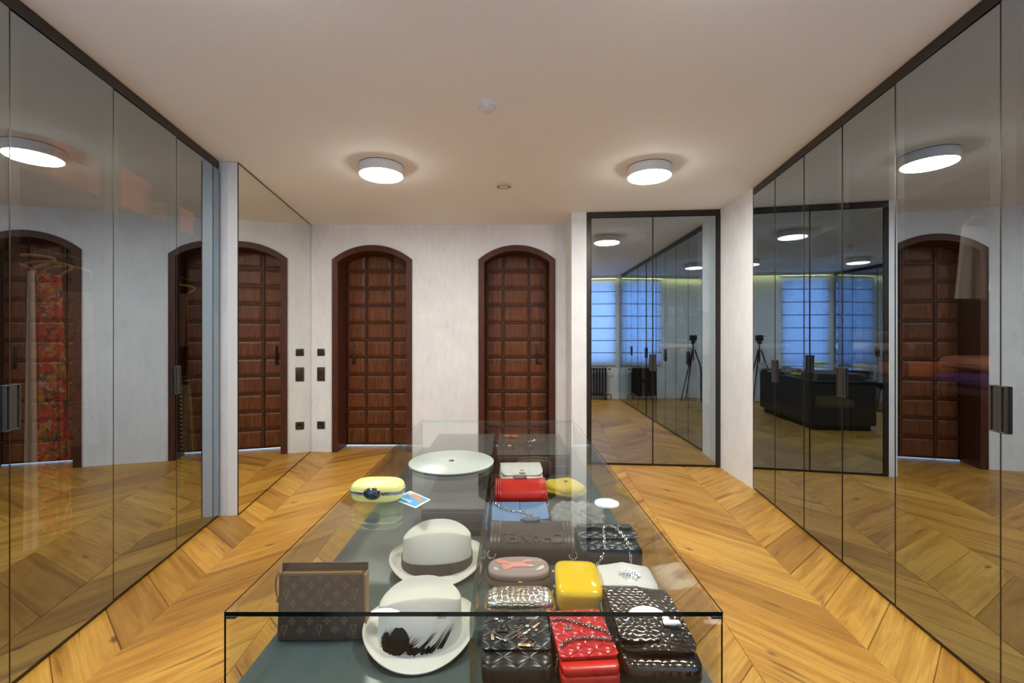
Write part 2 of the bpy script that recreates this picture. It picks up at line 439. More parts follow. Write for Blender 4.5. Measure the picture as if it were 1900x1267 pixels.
# ---- floor: fan chevron of wide oak planks
sub = MB().box(-3.2, 3.2, -0.7, 6.6, -0.06, -0.004)
floor = struct('floor', sub, 'subfloor', 'warm oak chevron parquet of wide planks fanning towards the back')
def kx(k, y): return -0.06 + (k-3)*(0.5375 + 0.0315*(y-1.77))
SP, RISE = 0.312, 0.535
def plank(poly):
    c = Vector((sum(p[0] for p in poly)/4, sum(p[1] for p in poly)/4, 0))
    d = (Vector((*poly[1],0)) - Vector((*poly[0],0))); ang = math.atan2(d.y, d.x)
    Mi = RZ(-ang) @ T(-c.x, -c.y, 0)
    P = [Mi @ Vector((x,y,0)) for x, y in poly]
    def inset(g):
        out = []
        n = len(P)
        for i in range(n):
            a, b_, q = P[i-1], P[i], P[(i+1)%n]
            d1 = (b_-a).normalized(); d2 = (q-b_).normalized()
            n1 = Vector((-d1.y,d1.x,0)); n2 = Vector((-d2.y,d2.x,0)); k = g/(1+n1.dot(n2))
            out.append(b_ + (n1+n2)*k)
        return out
    dz = R.uniform(-0.0004, 0.0004)
    lo = inset(0.0008); hi = inset(0.0030)
    mb = MB()
    vs = [Vector((p.x,p.y,-0.012)) for p in lo] + [Vector((p.x,p.y,-0.0030+dz)) for p in lo] + [Vector((p.x,p.y,dz)) for p in hi]
    n = 4
    fs = [tuple(range(8,12))] + [(i,(i+1)%n,n+(i+1)%n,n+i) for i in range(n)] + [(n+i,n+(i+1)%n,2*n+(i+1)%n,2*n+i) for i in range(n)]
    mb.add(vs, fs)
    o = mb.build('plank', 'oak_plank', floor, c, (0,0,ang)); return o
for k in range(-1, 8):
    up = (k % 2 == 0)
    for n in range(-12, 16):
        y0 = 1.955 + SP*n
        if k % 2 == 0: ya, yb = y0-RISE, y0        # rises with X: joint at right line
        else: ya, yb = y0, y0-RISE
        # band between line k and k+1; seam points stay on shared chevron lattice
        if up: ya, yb = (y0, y0+RISE)
        else: ya, yb = (y0+RISE, y0)
        pa, pb = (kx(k,ya), ya), (kx(k+1,yb), yb)
        pc, pd = (kx(k+1,yb+SP), yb+SP), (kx(k,ya+SP), ya+SP)
        cyy = (ya+yb)/2; cxx = (pa[0]+pb[0])/2
        if cyy < YR-0.35 or cyy > 5.85: continue
        if cxx < -2.75 or cxx > 2.75: continue
        if cxx < LX(cyy)-0.45 and cyy < 3.2: continue
        if cxx > RXX(cyy)+0.45 and cyy < 3.9: continue
        plank([pa, pb, pc, pd])

# ---- ceiling
struct('ceiling', MB().box(-3.2, 3.2, YR-0.1, YB+0.4, HC, HC+0.12), 'ceiling_paint', 'plain warm white painted ceiling')

# ---- arched doors in the back wall
DOORS = [(-2.090, -1.141), (-0.353, 0.558)]
ZS, ZT = 2.285, 2.456           # spring and crown of the outer arch
def arch_z(x, x0, x1, zs=ZS, zt=ZT):
    hw = (x1-x0)/2; c = (x0+x1)/2; rise = zt-zs
    rad = (hw*hw+rise*rise)/(2*rise)
    return zt - rad + math.sqrt(max(0, rad*rad-(x-c)**2))
mb = MB()
xs = [-2.55]
segs = []
for (a, b) in DOORS:
    segs.append((xs[-1], a, None)); N = 20
    for i in range(N):
        segs.append((a+(b-a)*i/N, a+(b-a)*(i+1)/N, (a, b)))
    xs.append(b)
segs.append((xs[-1], 0.70, None))
def wq(xa, xb, za, zb, za2=None):
    z2 = za if za2 is None else za2
    mb.add([(xa,YB,za),(xb,YB,z2),(xb,YB,zb),(xa,YB,zb)], [(0,1,2,3)])
    mb.add([(xa,YB+0.3,za),(xb,YB+0.3,z2),(xb,YB+0.3,zb),(xa,YB+0.3,zb)], [(3,2,1,0)])
for (xa, xb, d) in segs:
    if d is None: wq(xa, xb, 0, HC)
    else: wq(xa, xb, arch_z(xa,*d), HC, arch_z(xb,*d))
wall_back = struct('wall_back', mb, 'wall_plaster', 'mottled white plaster wall with two arched doorways')

def arch_outline(x0, x1, zs, zt, n=22):
    pts = [(x0, 0.0)]
    for i in range(n+1):
        x = x0+(x1-x0)*i/n; pts.append((x, arch_z(x, x0, x1, zs, zt)))
    pts.append((x1, 0.0)); return pts
def band(mb, o, i, ya, yb):
    n = len(o)
    vs = [(x,ya,z) for x,z in o]+[(x,ya,z) for x,z in i]+[(x,yb,z) for x,z in o]+[(x,yb,z) for x,z in i]
    fs = []
    for k in range(n-1):
        fs += [(k,n+k,n+k+1,k+1), (2*n+k,2*n+k+1,3*n+k+1,3*n+k), (k,k+1,2*n+k+1,2*n+k), (n+k,3*n+k,3*n+k+1,n+k+1)]
    fs += [(0,2*n,3*n,n), (n-1,2*n-1,4*n-1,3*n-1)]
    return mb.add(vs, fs)
YD = 5.615
def panel_mesh(w_, h_):
    m_ = MB(); g = 0.0175; b = 0.024
    x, z = w_/2-g, h_/2-g
    vs = [(-x,0,-z),(x,0,-z),(x,0,z),(-x,0,z), (-x,-0.004,-z),(x,-0.004,-z),(x,-0.004,z),(-x,-0.004,z), (-x+b,-0.011,-z+b),(x-b,-0.011,-z+b),(x-b,-0.011,z-b),(-x+b,-0.011,z-b)]
    fs = [(8,9,10,11)]
    for i in range(4): fs += [(i,(i+1)%4,4+(i+1)%4,4+i),(4+i,4+(i+1)%4,8+(i+1)%4,8+i)]
    m_.add(vs, fs); o = m_.build('panel', 'door_panel_wood'); me = o.data; bpy.data.objects.remove(o); return me
for di, (x0, x1) in enumerate(DOORS):
    cxd = (x0+x1)/2
    d = thing('door_%d' % (di+1), ['arched dark wood panelled door nearest the wall mirror', 'arched dark wood panelled door nearest the framed glass wardrobe'][di], None, (cxd, YB, 0), kind='structure')
    del_cat = None
    hw = (x1-x0)/2; fw = 0.068
    o = arch_outline(-hw, hw, ZS, ZT); i = arch_outline(-hw+fw, hw-fw, ZS-0.03, ZT-fw)
    band(MB(), o, i, -0.018, 0.02).build('casing', 'door_casing_wood', d, smooth=30)
    i2 = arch_outline(-hw+fw-0.004, hw-fw+0.004, ZS-0.03, ZT-fw+0.004); o2 = arch_outline(-hw+0.01, hw-0.01, ZS-0.01, ZT-0.01)
    band(MB(), o2, i2, 0.02, YD-YB-0.005).build('jamb_lining', 'door_casing_wood', d, smooth=30)
    ys = YD-YB
    MB().box(-hw+0.03, hw-0.03, ys, ys+0.045, 0.014, 2.56).build('slab', 'door_groove_wood', d)
    iw = hw-fw+0.005
    vx = [-0.168, 0.158]
    cols = [(-iw, vx[0]), (vx[0], vx[1]), (vx[1], iw)]
    rows = [0.014]+[0.246+0.2163*k for k in range(11)]
    for (ca, cb) in cols:
        me = panel_mesh(cb-ca, 0.2163); me0 = panel_mesh(cb-ca, 0.232)
        for k in range(11):
            q = bpy.data.objects.new('panel', me if k else me0); C.objects.link(q); q.parent = d; q.location = ((ca+cb)/2, ys, (rows[k]+rows[k+1])/2)
    for xx in vx:
        MB().rbox(xx-0.0105, xx+0.0105, ys-0.012, ys, 0.014, 2.46, 0.003, 1).build('strap', 'door_strap_wood', d)
    for k in range(1, 12):
        MB().rbox(-iw, iw, ys-0.009, ys, rows[k]-0.0105, rows[k]+0.0105, 0.003, 1).build('strap', 'door_strap_wood', d)
        for xx in vx:
            MB().sell(0.011, 0.007, 0.011, 1, 1, 10, 6, T(xx, ys-0.013, rows[k])).build('rivet', 'antique_brass', d, smooth=60)
    hx = -iw+0.105 if di == 0 else iw-0.135
    h = MB()
    h.rbox(hx-0.011, hx+0.011, ys-0.016, ys-0.009, 1.02, 1.27, 0.003, 1)
    h.tube([(hx,ys-0.012,1.25),(hx,ys-0.05,1.235),(hx,ys-0.058,1.19),(hx,ys-0.058,1.10),(hx,ys-0.05,1.055),(hx,ys-0.012,1.04)], [0.008,0.008,0.010,0.010,0.008,0.008], 8)
    h.build('handle', 'door_iron', d, smooth=50)
    lt = MB(); lx = hx+(0.045 if di else -0.02)
    lt.sell(0.012,0.012,0.012,1,1,10,6,T(lx,ys-0.022,1.035)); lt.tube([(hx,ys-0.02,1.04),(lx,ys-0.022,1.035)],0.005,6)
    lt.build('latch_knob', 'door_iron', d, smooth=60)

# ---- left wall: post, strip behind the mirror and behind the wardrobe
mb = MB()
mb.box(-2.90, -2.142, 3.413, 3.50, 0, HC)
mb.box(-2.95, -2.90, YR, 3.50, 0, HC)
mb.add([(MX(3.47)-0.078,3.47,0),(MX(YB+.1)-0.078,YB+.1,0),(MX(YB+.1)-0.078,YB+.1,HC),(MX(3.47)-0.078,3.47,HC),(MX(3.47)-0.16,3.47,0),(MX(YB)-0.16,YB+.02,0),(MX(YB)-0.16,YB+.02,HC),(MX(3.47)-0.16,3.47,HC)],
       [(0,1,2,3),(7,6,5,4),(0,3,7,4),(1,5,6,2)])
struct('wall_left', mb, 'wall_plaster', 'narrow white plaster post between the left wardrobe and the mirror')
# ---- right wall
mb = MB()
mb.add([(2.197,4.02,0),(2.217,4.668,0),(2.217,4.668,HC),(2.197,4.02,HC)], [(0,1,2,3)])
mb.box(2.2, 2.90, 4.02, 4.06, 0, HC); mb.box(2.90, 2.95, YR, 4.06, 0, HC); mb.box(2.217, 2.9, 4.06, 4.70, 0, HC)
struct('wall_right', mb, 'wall_plaster', 'white plaster return wall between the framed wardrobe and the right wardrobe')
# ---- alcove block beside the framed wardrobe
def PB(u, v=0.0):   # u along the front from the alcove corner, v into the wall
    dx, dy = 1.537, -0.13; n = math.hypot(dx, dy); dx /= n; dy /= n
    return (0.68+dx*u-dy*v, 4.80+dy*u+dx*v)
a = PB(0); b = PB(0.158); c = PB(0.158, 0.62); mb = MB()
mb.extrude([a, b, c, (0.68, 5.42)], 0, HC)
mb.box(2.2, 2.5, 4.69, 5.5, 0, HC); mb.box(0.6, 2.5, 5.42, 5.5, 0, HC)
struct('wall_alcove', mb, 'wall_plaster', 'white plaster pier beside the framed glass wardrobe')
# ---- wall behind the camera with two windows
WIN = [(0.60, 1.46), (-1.46, -0.60)]
mb = MB(); y0, y1 = YR-0.22, YR
mb.box(-3.0, -1.46, y0, y1, 0, HC); mb.box(-0.60, 0.60, y0, y1, 0, HC); mb.box(1.46, 3.0, y0, y1, 0, HC)
for (a, b) in WIN: mb.box(a, b, y0, y1, 0, 0.82); mb.box(a, b, y0, y1, 2.56, HC)
struct('wall_rear', mb, 'wall_plaster', 'white plaster wall with two windows behind the camera')
for i, (a, b) in enumerate(WIN):
    wn = thing('window_%d' % (i+1), ['tall window behind the blind near the right wardrobe', 'tall window behind the blind near the left wardrobe'][i], None, ((a+b)/2, YR-0.14, 0.82), kind='structure')
    hw = (b-a)/2; fr = MB()
    fr.box(-hw,-hw+0.05,-0.03,0.03,0,1.74); fr.box(hw-0.05,hw,-0.03,0.03,0,1.74); fr.box(-hw+0.05,hw-0.05,-0.03,0.03,0,0.05); fr.box(-hw+0.05,hw-0.05,-0.03,0.03,1.69,1.74); fr.box(-0.03,0.03,-0.03,0.03,0.05,1.69)
    fr.build('window_frame', 'white_lacquer', wn)
    MB().box(-hw+0.05,-0.03,-0.004,0.004,0.05,1.69).build('pane', 'window_glass', wn); MB().box(0.03,hw-0.05,-0.004,0.004,0.05,1.69).build('pane', 'window_glass', wn)
    # roman blind
    bl = thing('roman_blind', ['pale linen roman blind with dark rods nearest the right wardrobe', 'pale linen roman blind with dark rods nearest the left wardrobe'][i], 'blind', ((a+b)/2, YR+0.03, 0.75), group='roman blinds on the rear windows')
    bw = hw+0.03
    m_ = MB(); N = 7; pts = []
    zz = [i_*(1.88/28) for i_ in range(29)]
    for q in zz:
        ph = (q/1.88*N) % 1.0
        pts += [(-bw, 0.012*math.sin(ph*PI), q), (bw, 0.012*math.sin(ph*PI), q)]
    m_.grid(pts, 29, 2); m_.build('fabric', 'blind_linen', bl, smooth=180)
    for k in range(1, N):
        MB().box(-bw, bw, -0.006, 0.002, k*1.88/N-0.006, k*1.88/N+0.006).build('rod', 'carcass', bl)
    MB().box(-bw, bw, -0.012, 0.012, -0.012, 0.008).build('hem_bar', 'cloth_cream', bl)
    MB().box(-bw, bw, -0.02, 0.02, 1.88, 1.908).build('head_rail', 'white_lacquer', bl)
# warm light strip along the top of the rear wall
cs = thing('cove_light', 'warm yellow light strip behind a slim ceiling fascia above the blinds', 'light strip', (0, YR, HC-0.05))
MB().box(-1.53, 1.53, 0.115, 0.130, 0.0, 0.048).build('fascia', 'white_lacquer', cs)
MB().box(-1.53, 1.53, 0.070, 0.100, 0.036, 0.048).build('profile', 'white_lacquer', cs)
MB().box(-1.53, 1.53, 0.072, 0.098, 0.032, 0.0355).build('diffuser', 'cove_strip', cs)

# ------------------------------------------------------------------ wardrobes with smoked glass doors
def wardrobe(name, label, p0, ang, seams, hand, width, depth=0.60, rail=0.062, sides=(0.0, 0.0), inset=0.052, wood='carcass', tilt={}):
    w_ = thing(name, label, 'wardrobe', (p0[0], p0[1], 0), ang)
    zt = HC-0.004; zd0, zd1 = 0.026, HC-rail-0.008
    MB().box(0, width, 0.002, 0.03, HC-rail, zt).build('top_rail', 'bronze_frame', w_)
    MB().box(0, width, 0.012, 0.03, 0.001, 0.022).build('plinth', 'bronze_frame', w_)
    if sides[0]: MB().box(0, sides[0], 0.0, 0.03, 0.001, HC-rail).build('frame_post', 'bronze_frame', w_)
    if sides[1]: MB().box(width-sides[1], width, 0.0, 0.03, 0.001, HC-rail).build('frame_post', 'bronze_frame', w_)
    MB().box(0.02, width-0.02, depth-0.02, depth, 0.03, 2.6).build('back_panel', wood, w_)
    MB().box(0.001, 0.02, 0.035, depth, 0.03, 2.6).build('side_panel', wood, w_); MB().box(width-0.02, width-0.001, 0.035, depth, 0.03, 2.6).build('side_panel', wood, w_)
    MB().box(0.02, width-0.02, 0.035, depth-0.02, 2.58, 2.6).build('top_panel', wood, w_); MB().box(0.02, width-0.02, 0.035, depth-0.02, 0.03, 0.05).build('bottom_panel', wood, w_)
    MB().box(0.02, width-0.02, 0.06, depth-0.02, 2.06, 2.08).build('shelf', wood, w_)
    for k in range(len(seams)-1):
        a, b = seams[k]+0.0026, seams[k+1]-0.0026
        dr = MB(); y0, y1 = 0.0065, 0.026; i_ = inset
        dr.box(a, a+i_, y0, y1, zd0, zd1); dr.box(b-i_, b, y0, y1, zd0, zd1); dr.box(a+i_, b-i_, y0, y1, zd0, zd0+i_); dr.box(a+i_, b-i_, y0, y1, zd1-i_, zd1)
        ew = 0.0036
        dr.box(a, a+ew, -0.0008, y0, zd0, zd1); dr.box(b-ew, b, -0.0008, y0, zd0, zd1)      # thin metal edge profiles
        d_ = dr.build('door', 'bronze_frame', w_)
        g = MB(); g.v = []; g.box(a+ew, b-ew, 0.0, 0.005, zd0, zd1); g.m = [2,2,0,2,1,2]
        g.build('glass_pane', ['smoked_glass', 'clear_back', 'bronze_frame'], d_)
        if k in tilt:      # doors that hang a hair out of line
            cc = Vector(((a+b)/2, 0.01, 0)); d_.rotation_euler = (0,0,tilt[k]); d_.location = cc-(RZ(tilt[k]) @ cc)
        if k in hand:
            side = hand[k]; xa, xb = (a+0.001, a+0.034) if side < 0 else (b-0.034, b-0.001)
            h_ = MB(); t_ = 0.0055; za, zb = 1.005, 1.182; yf, yk = -0.013, -0.0005
            h_.rbox(xa, xa+t_, yf, yk, za, zb, 0.0015, 1); h_.rbox(xb-t_, xb, yf, yk, za, zb, 0.0015, 1)
            h_.rbox(xa+t_, xb-t_, yf, yk, za, za+t_, 0.0015, 1); h_.rbox(xa+t_, xb-t_, yf, yk, zb-t_, zb, 0.0015, 1)
            if side < 0: h_.box(xa+t_, xa+0.016, yf+0.001, yk, za+t_, zb-t_)
            else: h_.box(xb-0.016, xb-t_, yf+0.001, yk, za+t_, zb-t_)
            h_.mi = 1; h_.box(xa+0.003, xb-0.003, -0.003, yk, za+0.003, zb-0.003)
            h_.build('handle', ['bronze_handle', 'carcass_dark'], d_, smooth=30)
    return w_
nl = math.hypot(1, 0.162)
ys_l = [-0.40, 0.06, 0.615, 1.170, 1.725, 2.279, 2.833, 3.395]
wl = wardrobe('wardrobe', 'tall left wardrobe of smoked reflective glass doors beside the white post', (LX(-0.40), -0.40), math.atan2(1, -0.162),
         [(y+0.40)*nl for y in ys_l], {2: -1, 1: 1, 3: 1, 4: -1, 5: 1, 6: -1}, (3.395+0.40)*nl, depth=0.58, tilt={k: -0.012 for k in range(2, 7)})
nr = math.hypot(1, 0.1446)
ys_r = [4.014, 3.577, 3.127, 2.683, 2.240, 1.690, 1.140, 0.69, 0.24, -0.40]
wr = wardrobe('wardrobe', 'tall right wardrobe of smoked reflective glass doors', (RXX(4.014), 4.014), math.atan2(-1, -0.1446),
         [(4.014-y)*nr for y in ys_r], {0: 1, 1: -1, 2: 1, 3: -1, 4: 1, 5: -1, 6: 1, 7: -1}, (4.014+0.40)*nr, depth=0.58, tilt={4: 0.012, 5: 0.012})
pw = PB(0.158); ab = math.atan2(-0.13, 1.537); wb_w = 1.386
wb = wardrobe('wardrobe', 'two door smoked glass wardrobe in a dark bronze frame on the back wall', pw, ab,
         [0.046, wb_w/2, wb_w-0.046], {0: 1, 1: -1}, wb_w, depth=0.55, rail=0.06, sides=(0.044, 0.044))

# ------------------------------------------------------------------ wall mirror panel
ang_m = math.atan2(1, -0.149); Lm = math.hypot(YB-3.418, 0.149*(YB-3.418))-0.012
mi = thing('wall_mirror', 'frameless full height wall mirror with a white edge beside the left arched door', 'mirror', (-2.0627, 3.418, 0), ang_m)
MB().box(0, Lm, 0.006, 0.076, 0.002, HC-0.003).build('backing_panel', 'white_lacquer', mi)
MB().box(0.004, Lm, 0.0, 0.0055, 0.012, HC-0.012).build('mirror_glass', 'mirror_silver', mi)
MB().box(0, 0.0035, -0.001, 0.006, 0.002, HC-0.003).build('edge_trim', 'bronze_frame', mi)
MB().box(0.004, Lm, -0.001, 0.006, 0.002, 0.0115).build('edge_trim', 'bronze_frame', mi)
MB().box(0.004, Lm, -0.001, 0.006, HC-0.0115, HC-0.003).build('edge_trim', 'bronze_frame', mi)

# ------------------------------------------------------------------ ceiling fittings
def lamp(loc, label):
    l = thing('ceiling_lamp', label, 'lamp', loc, group='round ceiling lamps')
    r = 0.168
    MB().lathe([(r,-0.004),(r,-0.072),(r-0.002,-0.075),(r-0.006,-0.075),(r-0.006,-0.068),(0.001,-0.068)], 48).build('housing', 'white_lacquer', l, smooth=35)
    MB().lathe([(r+0.001,0.0),(r+0.001,-0.004),(0.001,-0.004)], 48).build('painted_gap_shade', 'carcass_dark', l, smooth=35)  # solid dark ring, its colour stands in for shade between housing and ceiling
    MB().lathe([(r-0.0062,-0.069),(r-0.0062,-0.079),(r-0.011,-0.0825),(r-0.03,-0.084),(0.0005,-0.0845)], 48).build('diffuser', 'lamp_diffuser', l, smooth=60)
lamp((-0.99, 3.49, HC), 'round white ceiling lamp nearest the wall mirror')
lamp((1.11, 3.52, HC), 'round white ceiling lamp nearest the framed glass wardrobe')
lamp((0.76, 1.30, HC), 'round white ceiling lamp near the camera on the right wardrobe side')
lamp((-1.00, 1.30, HC), 'round white ceiling lamp near the camera on the left wardrobe side')
YS = 1.334*FPX/(625-192)
sd = thing('smoke_detector', 'small white dome smoke detector on the ceiling', 'detector', ((903-CX)/FPX*YS, YS, HC))
MB().lathe([(0.001,0),(0.053,0),(0.053,-0.012),(0.048,-0.020),(0.001,-0.020)], 32).build('base', 'plastic_white', sd, smooth=40)
MB().lathe([(0.045,-0.020),(0.043,-0.032),(0.034,-0.042),(0.020,-0.047),(0.001,-0.048)], 32).build('dome', 'plastic_white', sd, smooth=40)
for k in range(6):
    a = k*PI/3; MB().box(-0.008,0.008,-0.001,0.001,-0.006,0.006,T(0.0435*math.cos(a),0.0435*math.sin(a),-0.028)@RZ(a+PI/2)).build('vent_slot', 'plastic_cream', sd)
YV = 1.334*FPX/(625-344)
cv = thing('ceiling_vent', 'small round cream air vent in the ceiling', 'vent', ((935-CX)/FPX*YV, YV, HC))
MB().lathe([(0.053,0),(0.054,-0.010),(0.060,-0.016),(0.072,-0.013),(0.080,0)], 36).build('ring', 'plastic_cream', cv, smooth=50)
MB().lathe([(0.001,-0.024),(0.036,-0.023),(0.044,-0.017),(0.044,-0.004),(0.001,-0.004)], 36).build('valve_disc', 'plastic_cream', cv, smooth=40)
MB().lathe([(0.001,-0.001),(0.053,-0.001)], 36).build('throat', 'plate_recess', cv)

# ------------------------------------------------------------------ switch plates on the back wall
def wallpt(px, py): return ((px-CX)/FPX*YB, YB, CAMZ-(py-CY)/FPX*YB)
def plate(px, py, w_, h_, label, kind, cat):
    p = wallpt(px, py); o = thing(cat, label, 'switch' if kind != 'socket' else 'socket', p, group=None)
    MB().rbox(-w_/2, w_/2, -0.010, 0, -h_/2, h_/2, 0.004, 2).build('plate', 'plate_bronze', o, smooth=40)
    if kind == 'double':
        for z in (-0.042, 0.042):
            MB().lathe([(0.018,0),(0.024,-0.004),(0.026,0.0)], 20, M=T(0,-0.0105,z)@RX(PI/2)).build('ring', 'antique_brass', o, smooth=60)
            k = MB(); k.lathe([(0.001,0.016),(0.008,0.015),(0.011,0.006),(0.012,0)], 16, M=T(0,-0.0105,z)@RX(PI/2)); k.build('knob', 'antique_brass', o, smooth=60)
    elif kind == 'socket':
        MB().lathe([(0.001,0.001),(0.021,0.001),(0.024,0.004),(0.027,0.004),(0.028,0)], 24, M=T(0,-0.0102,0)@RX(PI/2)).build('insert', 'plate_recess', o, smooth=50)
    else:
        MB().rbox(-0.026,0.026,-0.0145,-0.0102,-0.026,0.026,0.003,1).build('rocker', 'plate_recess', o)
        MB().sell(0.006,0.004,0.006,1,1,10,6,T(0.012,-0.0155,0)).build('knob', 'antique_brass', o, smooth=60)
plate(596, 653.5, 0.088, 0.084, 'single dark bronze wall switch at the top of the column of plates', 'single', 'wall_switch')
plate(596, 694, 0.092, 0.165, 'double dark bronze wall plate with two brass knobs', 'double', 'wall_switch')
plate(596, 788.5, 0.092, 0.090, 'dark bronze wall socket low down beside the arched door', 'socket', 'wall_socket')

# ------------------------------------------------------------------ glass display table
HG, HS = 0.48, 0.634
ZG, ZSH = CAMZ-HG, CAMZ-HS
TX0, TX1, TY0, TY1, TXD = -0.496, 0.375, 0.781, 2.570, -0.064
tb = thing('display_table', 'glass topped display table with a grey green shelf and dark base', 'display table', ((TX0+TX1)/2, (TY0+TY1)/2, 0))
ox, oy = (TX0+TX1)/2, (TY0+TY1)/2
hx, hy = (TX1-TX0)/2, (TY1-TY0)/2
def glass(name, x0, x1, y0, y1, z0, z1, big, parent, edge='glass_edge'):
    m_ = MB().box(x0, x1, y0, y1, z0, z1)     # faces: bottom, top, front(-y), right, back, left
    m_.m = [0 if k in big else (1 if k == 2 and edge == 'glass_edge' else (3 if k == 4 and name == 'glass_top' else 2)) for k in range(6)]
    return m_.build(name, ['case_glass_front' if name == 'glass_front' else 'case_glass', edge, 'clear_back' if edge == 'glass_edge_side' and name != 'glass_divider' else ('glass_edge_side' if name == 'glass_divider' else 'clear_back'), 'glass_edge_side'], parent)
glass('glass_top', -hx, hx, -hy, hy, ZG-0.008, ZG, (0, 1), tb)
gz0, gz1 = ZSH+0.0005, ZG-0.0085
glass('glass_side', -hx, -hx+0.006, -hy+0.0065, hy-0.0065, gz0, gz1, (3, 5), tb, 'glass_edge_side'); glass('glass_side', hx-0.006, hx, -hy+0.0065, hy-0.0065, gz0, gz1, (3, 5), tb, 'glass_edge_side')
glass('glass_front', -hx, hx, -hy, -hy+0.006, gz0, gz1, (2, 4), tb, 'glass_edge_side'); glass('glass_back', -hx, hx, hy-0.006, hy, gz0, gz1, (2, 4), tb, 'glass_edge_side')
glass('glass_divider', TXD-ox-0.004, TXD-ox+0.004, -hy+0.007, hy-0.007, gz0, gz1, (3, 5), tb, 'glass_edge_side')
e_ = 0.0024
for sx in (-1, 1):
    xa = sx*hx-(e_ if sx > 0 else 0)
    MB().box(xa, xa+e_, -hy+0.0001, hy, ZG+0.0001, ZG+0.0005).build('edge_seam', 'glass_edge', tb)
    for sy in (-1, 1):
        ya = sy*hy-(e_ if sy > 0 else 0); MB().box(xa, xa+e_*0.8, ya, ya+e_, gz0, gz1).build('edge_seam', 'glass_edge', tb)
MB().box(-hx, hx, -hy, hy, ZSH-0.02, ZSH).build('shelf', 'case_shelf', tb)
MB().box(-hx+0.02, hx-0.02, -hy+0.02, hy-0.02, 0.08, ZSH-0.0205).build('base_cabinet', 'case_body', tb)
MB().box(-hx+0.06, hx-0.06, -hy+0.06, hy-0.06, 0.001, 0.0795).build('plinth', 'carcass_dark', tb)
for sx in (-1, 1):
    for k in range(4):
        for j in range(3):
            y0 = -hy+0.025+k*(2*hy-0.05)/4; y1 = y0+(2*hy-0.05)/4-0.006; z0 = 0.09+j*0.206; xa = sx*(hx-0.0195)
            dd = MB().rbox(min(xa,xa+sx*0.016), max(xa,xa+sx*0.016), y0, y1, z0, z0+0.20, 0.002, 1).build('drawer', 'case_body', tb)
            MB().rbox(min(xa+sx*0.0165,xa+sx*0.024), max(xa+sx*0.0165,xa+sx*0.024), (y0+y1)/2-0.06, (y0+y1)/2+0.06, z0+0.175, z0+0.183, 0.001, 1).build('pull', 'bronze_handle', dd)
for cx_ in (-hx+0.012, -0.055, 0.10, hx-0.012):
    MB().box(cx_-0.008, cx_+0.008, -hy-0.0012, -hy+0.010, ZG-0.0115, ZG-0.0083).build('clip', 'chrome', tb)

def sp(px, py, h=0.0):           # a point h above the shelf that the photograph shows at this pixel
    y = (HS-h)*FPX/(py-CY); return ((px-CX)/FPX*y, y, ZSH+h)
def item(name, label, cat, x, y, rz=0, z=None, group=None):
    return thing(name, label, cat, (x, y, ZSH+0.0003 if z is None else z), rz, group)
def ring_path(pts): return pts
def smooth_path(ctrl, n=8):
    P = [Vector(p) for p in ctrl]; out = []
    for i in range(len(P)-1):
        a, b, c, d = P[max(0,i-1)], P[i], P[i+1], P[min(len(P)-1,i+2)]
        for k in range(n):
            t_ = k/n; out.append(0.5*((2*b)+(c-a)*t_+(2*a-5*b+4*c-d)*t_*t_+(3*b-a-3*c+d)*t_**3))
    out.append(P[-1]); return out
def flap(prof, hw, th, rnd=0.02, n=14, taper=None):
    """curved sheet: profile in (y,z), half width hw, thickness th, rounded corners at its last end"""
    P = smooth_path([(0,y,z) for y,z in prof], 6); N = len(P)
    L = [0]
    for i in range(1, N): L.append(L[-1]+(P[i]-P[i-1]).length)
    vs = []
    m_ = MB()
    top = []; bot = []
    for i in range(N):
        a = P[max(0,i-1)]; b = P[min(N-1,i+1)]; d = (b-a).normalized(); nrm = Vector((0,-d.z,d.y))
        if nrm.z < 0 and False: nrm = -nrm
        rem = L[-1]-L[i]
        ww = hw
        if rem < rnd: ww = hw-rnd+math.sqrt(max(0, rnd*rnd-(rnd-rem)**2))
        if taper: ww *= taper(L[i]/L[-1])
        for k in range(n):
            x = -ww+2*ww*k/(n-1)
            top.append(P[i]+nrm*th/2+Vector((x,0,0))); bot.append(P[i]-nrm*th/2+Vector((x,0,0)))
    m_.grid(top, N, n); m_.grid(bot, N, n, flip=True)
    o = N*n
    edge = [i*n for i in range(N)]+[(N-1)*n+k for k in range(1,n)]+[i*n+n-1 for i in range(N-2,-1,-1)]+[k for k in range(n-2,0,-1)]
    for i in range(len(edge)):
        a, b = edge[i], edge[(i+1)%len(edge)]; m_.f.append((a,b,o+b,o+a)); m_.m.append(0)
    return m_

# ---- turntable disc, lime clutch and card lying on the glass top
yd = HG*FPX/(858-CY); dk = item('turntable_disc', 'round white turntable disc on the glass top', 'disc', (838-CX)/FPX*yd, yd, z=ZG+0.0004)
MB().lathe([(0.001,0.0),(0.158,0.0),(0.161,0.0015),(0.161,0.0045),(0.159,0.006),(0.001,0.006)], 72).build('plate', 'disc_white', dk, smooth=40)
MB().lathe([(0.001,0.0095),(0.008,0.009),(0.011,0.0062)], 24).build('hub', 'gunmetal', dk, smooth=40)

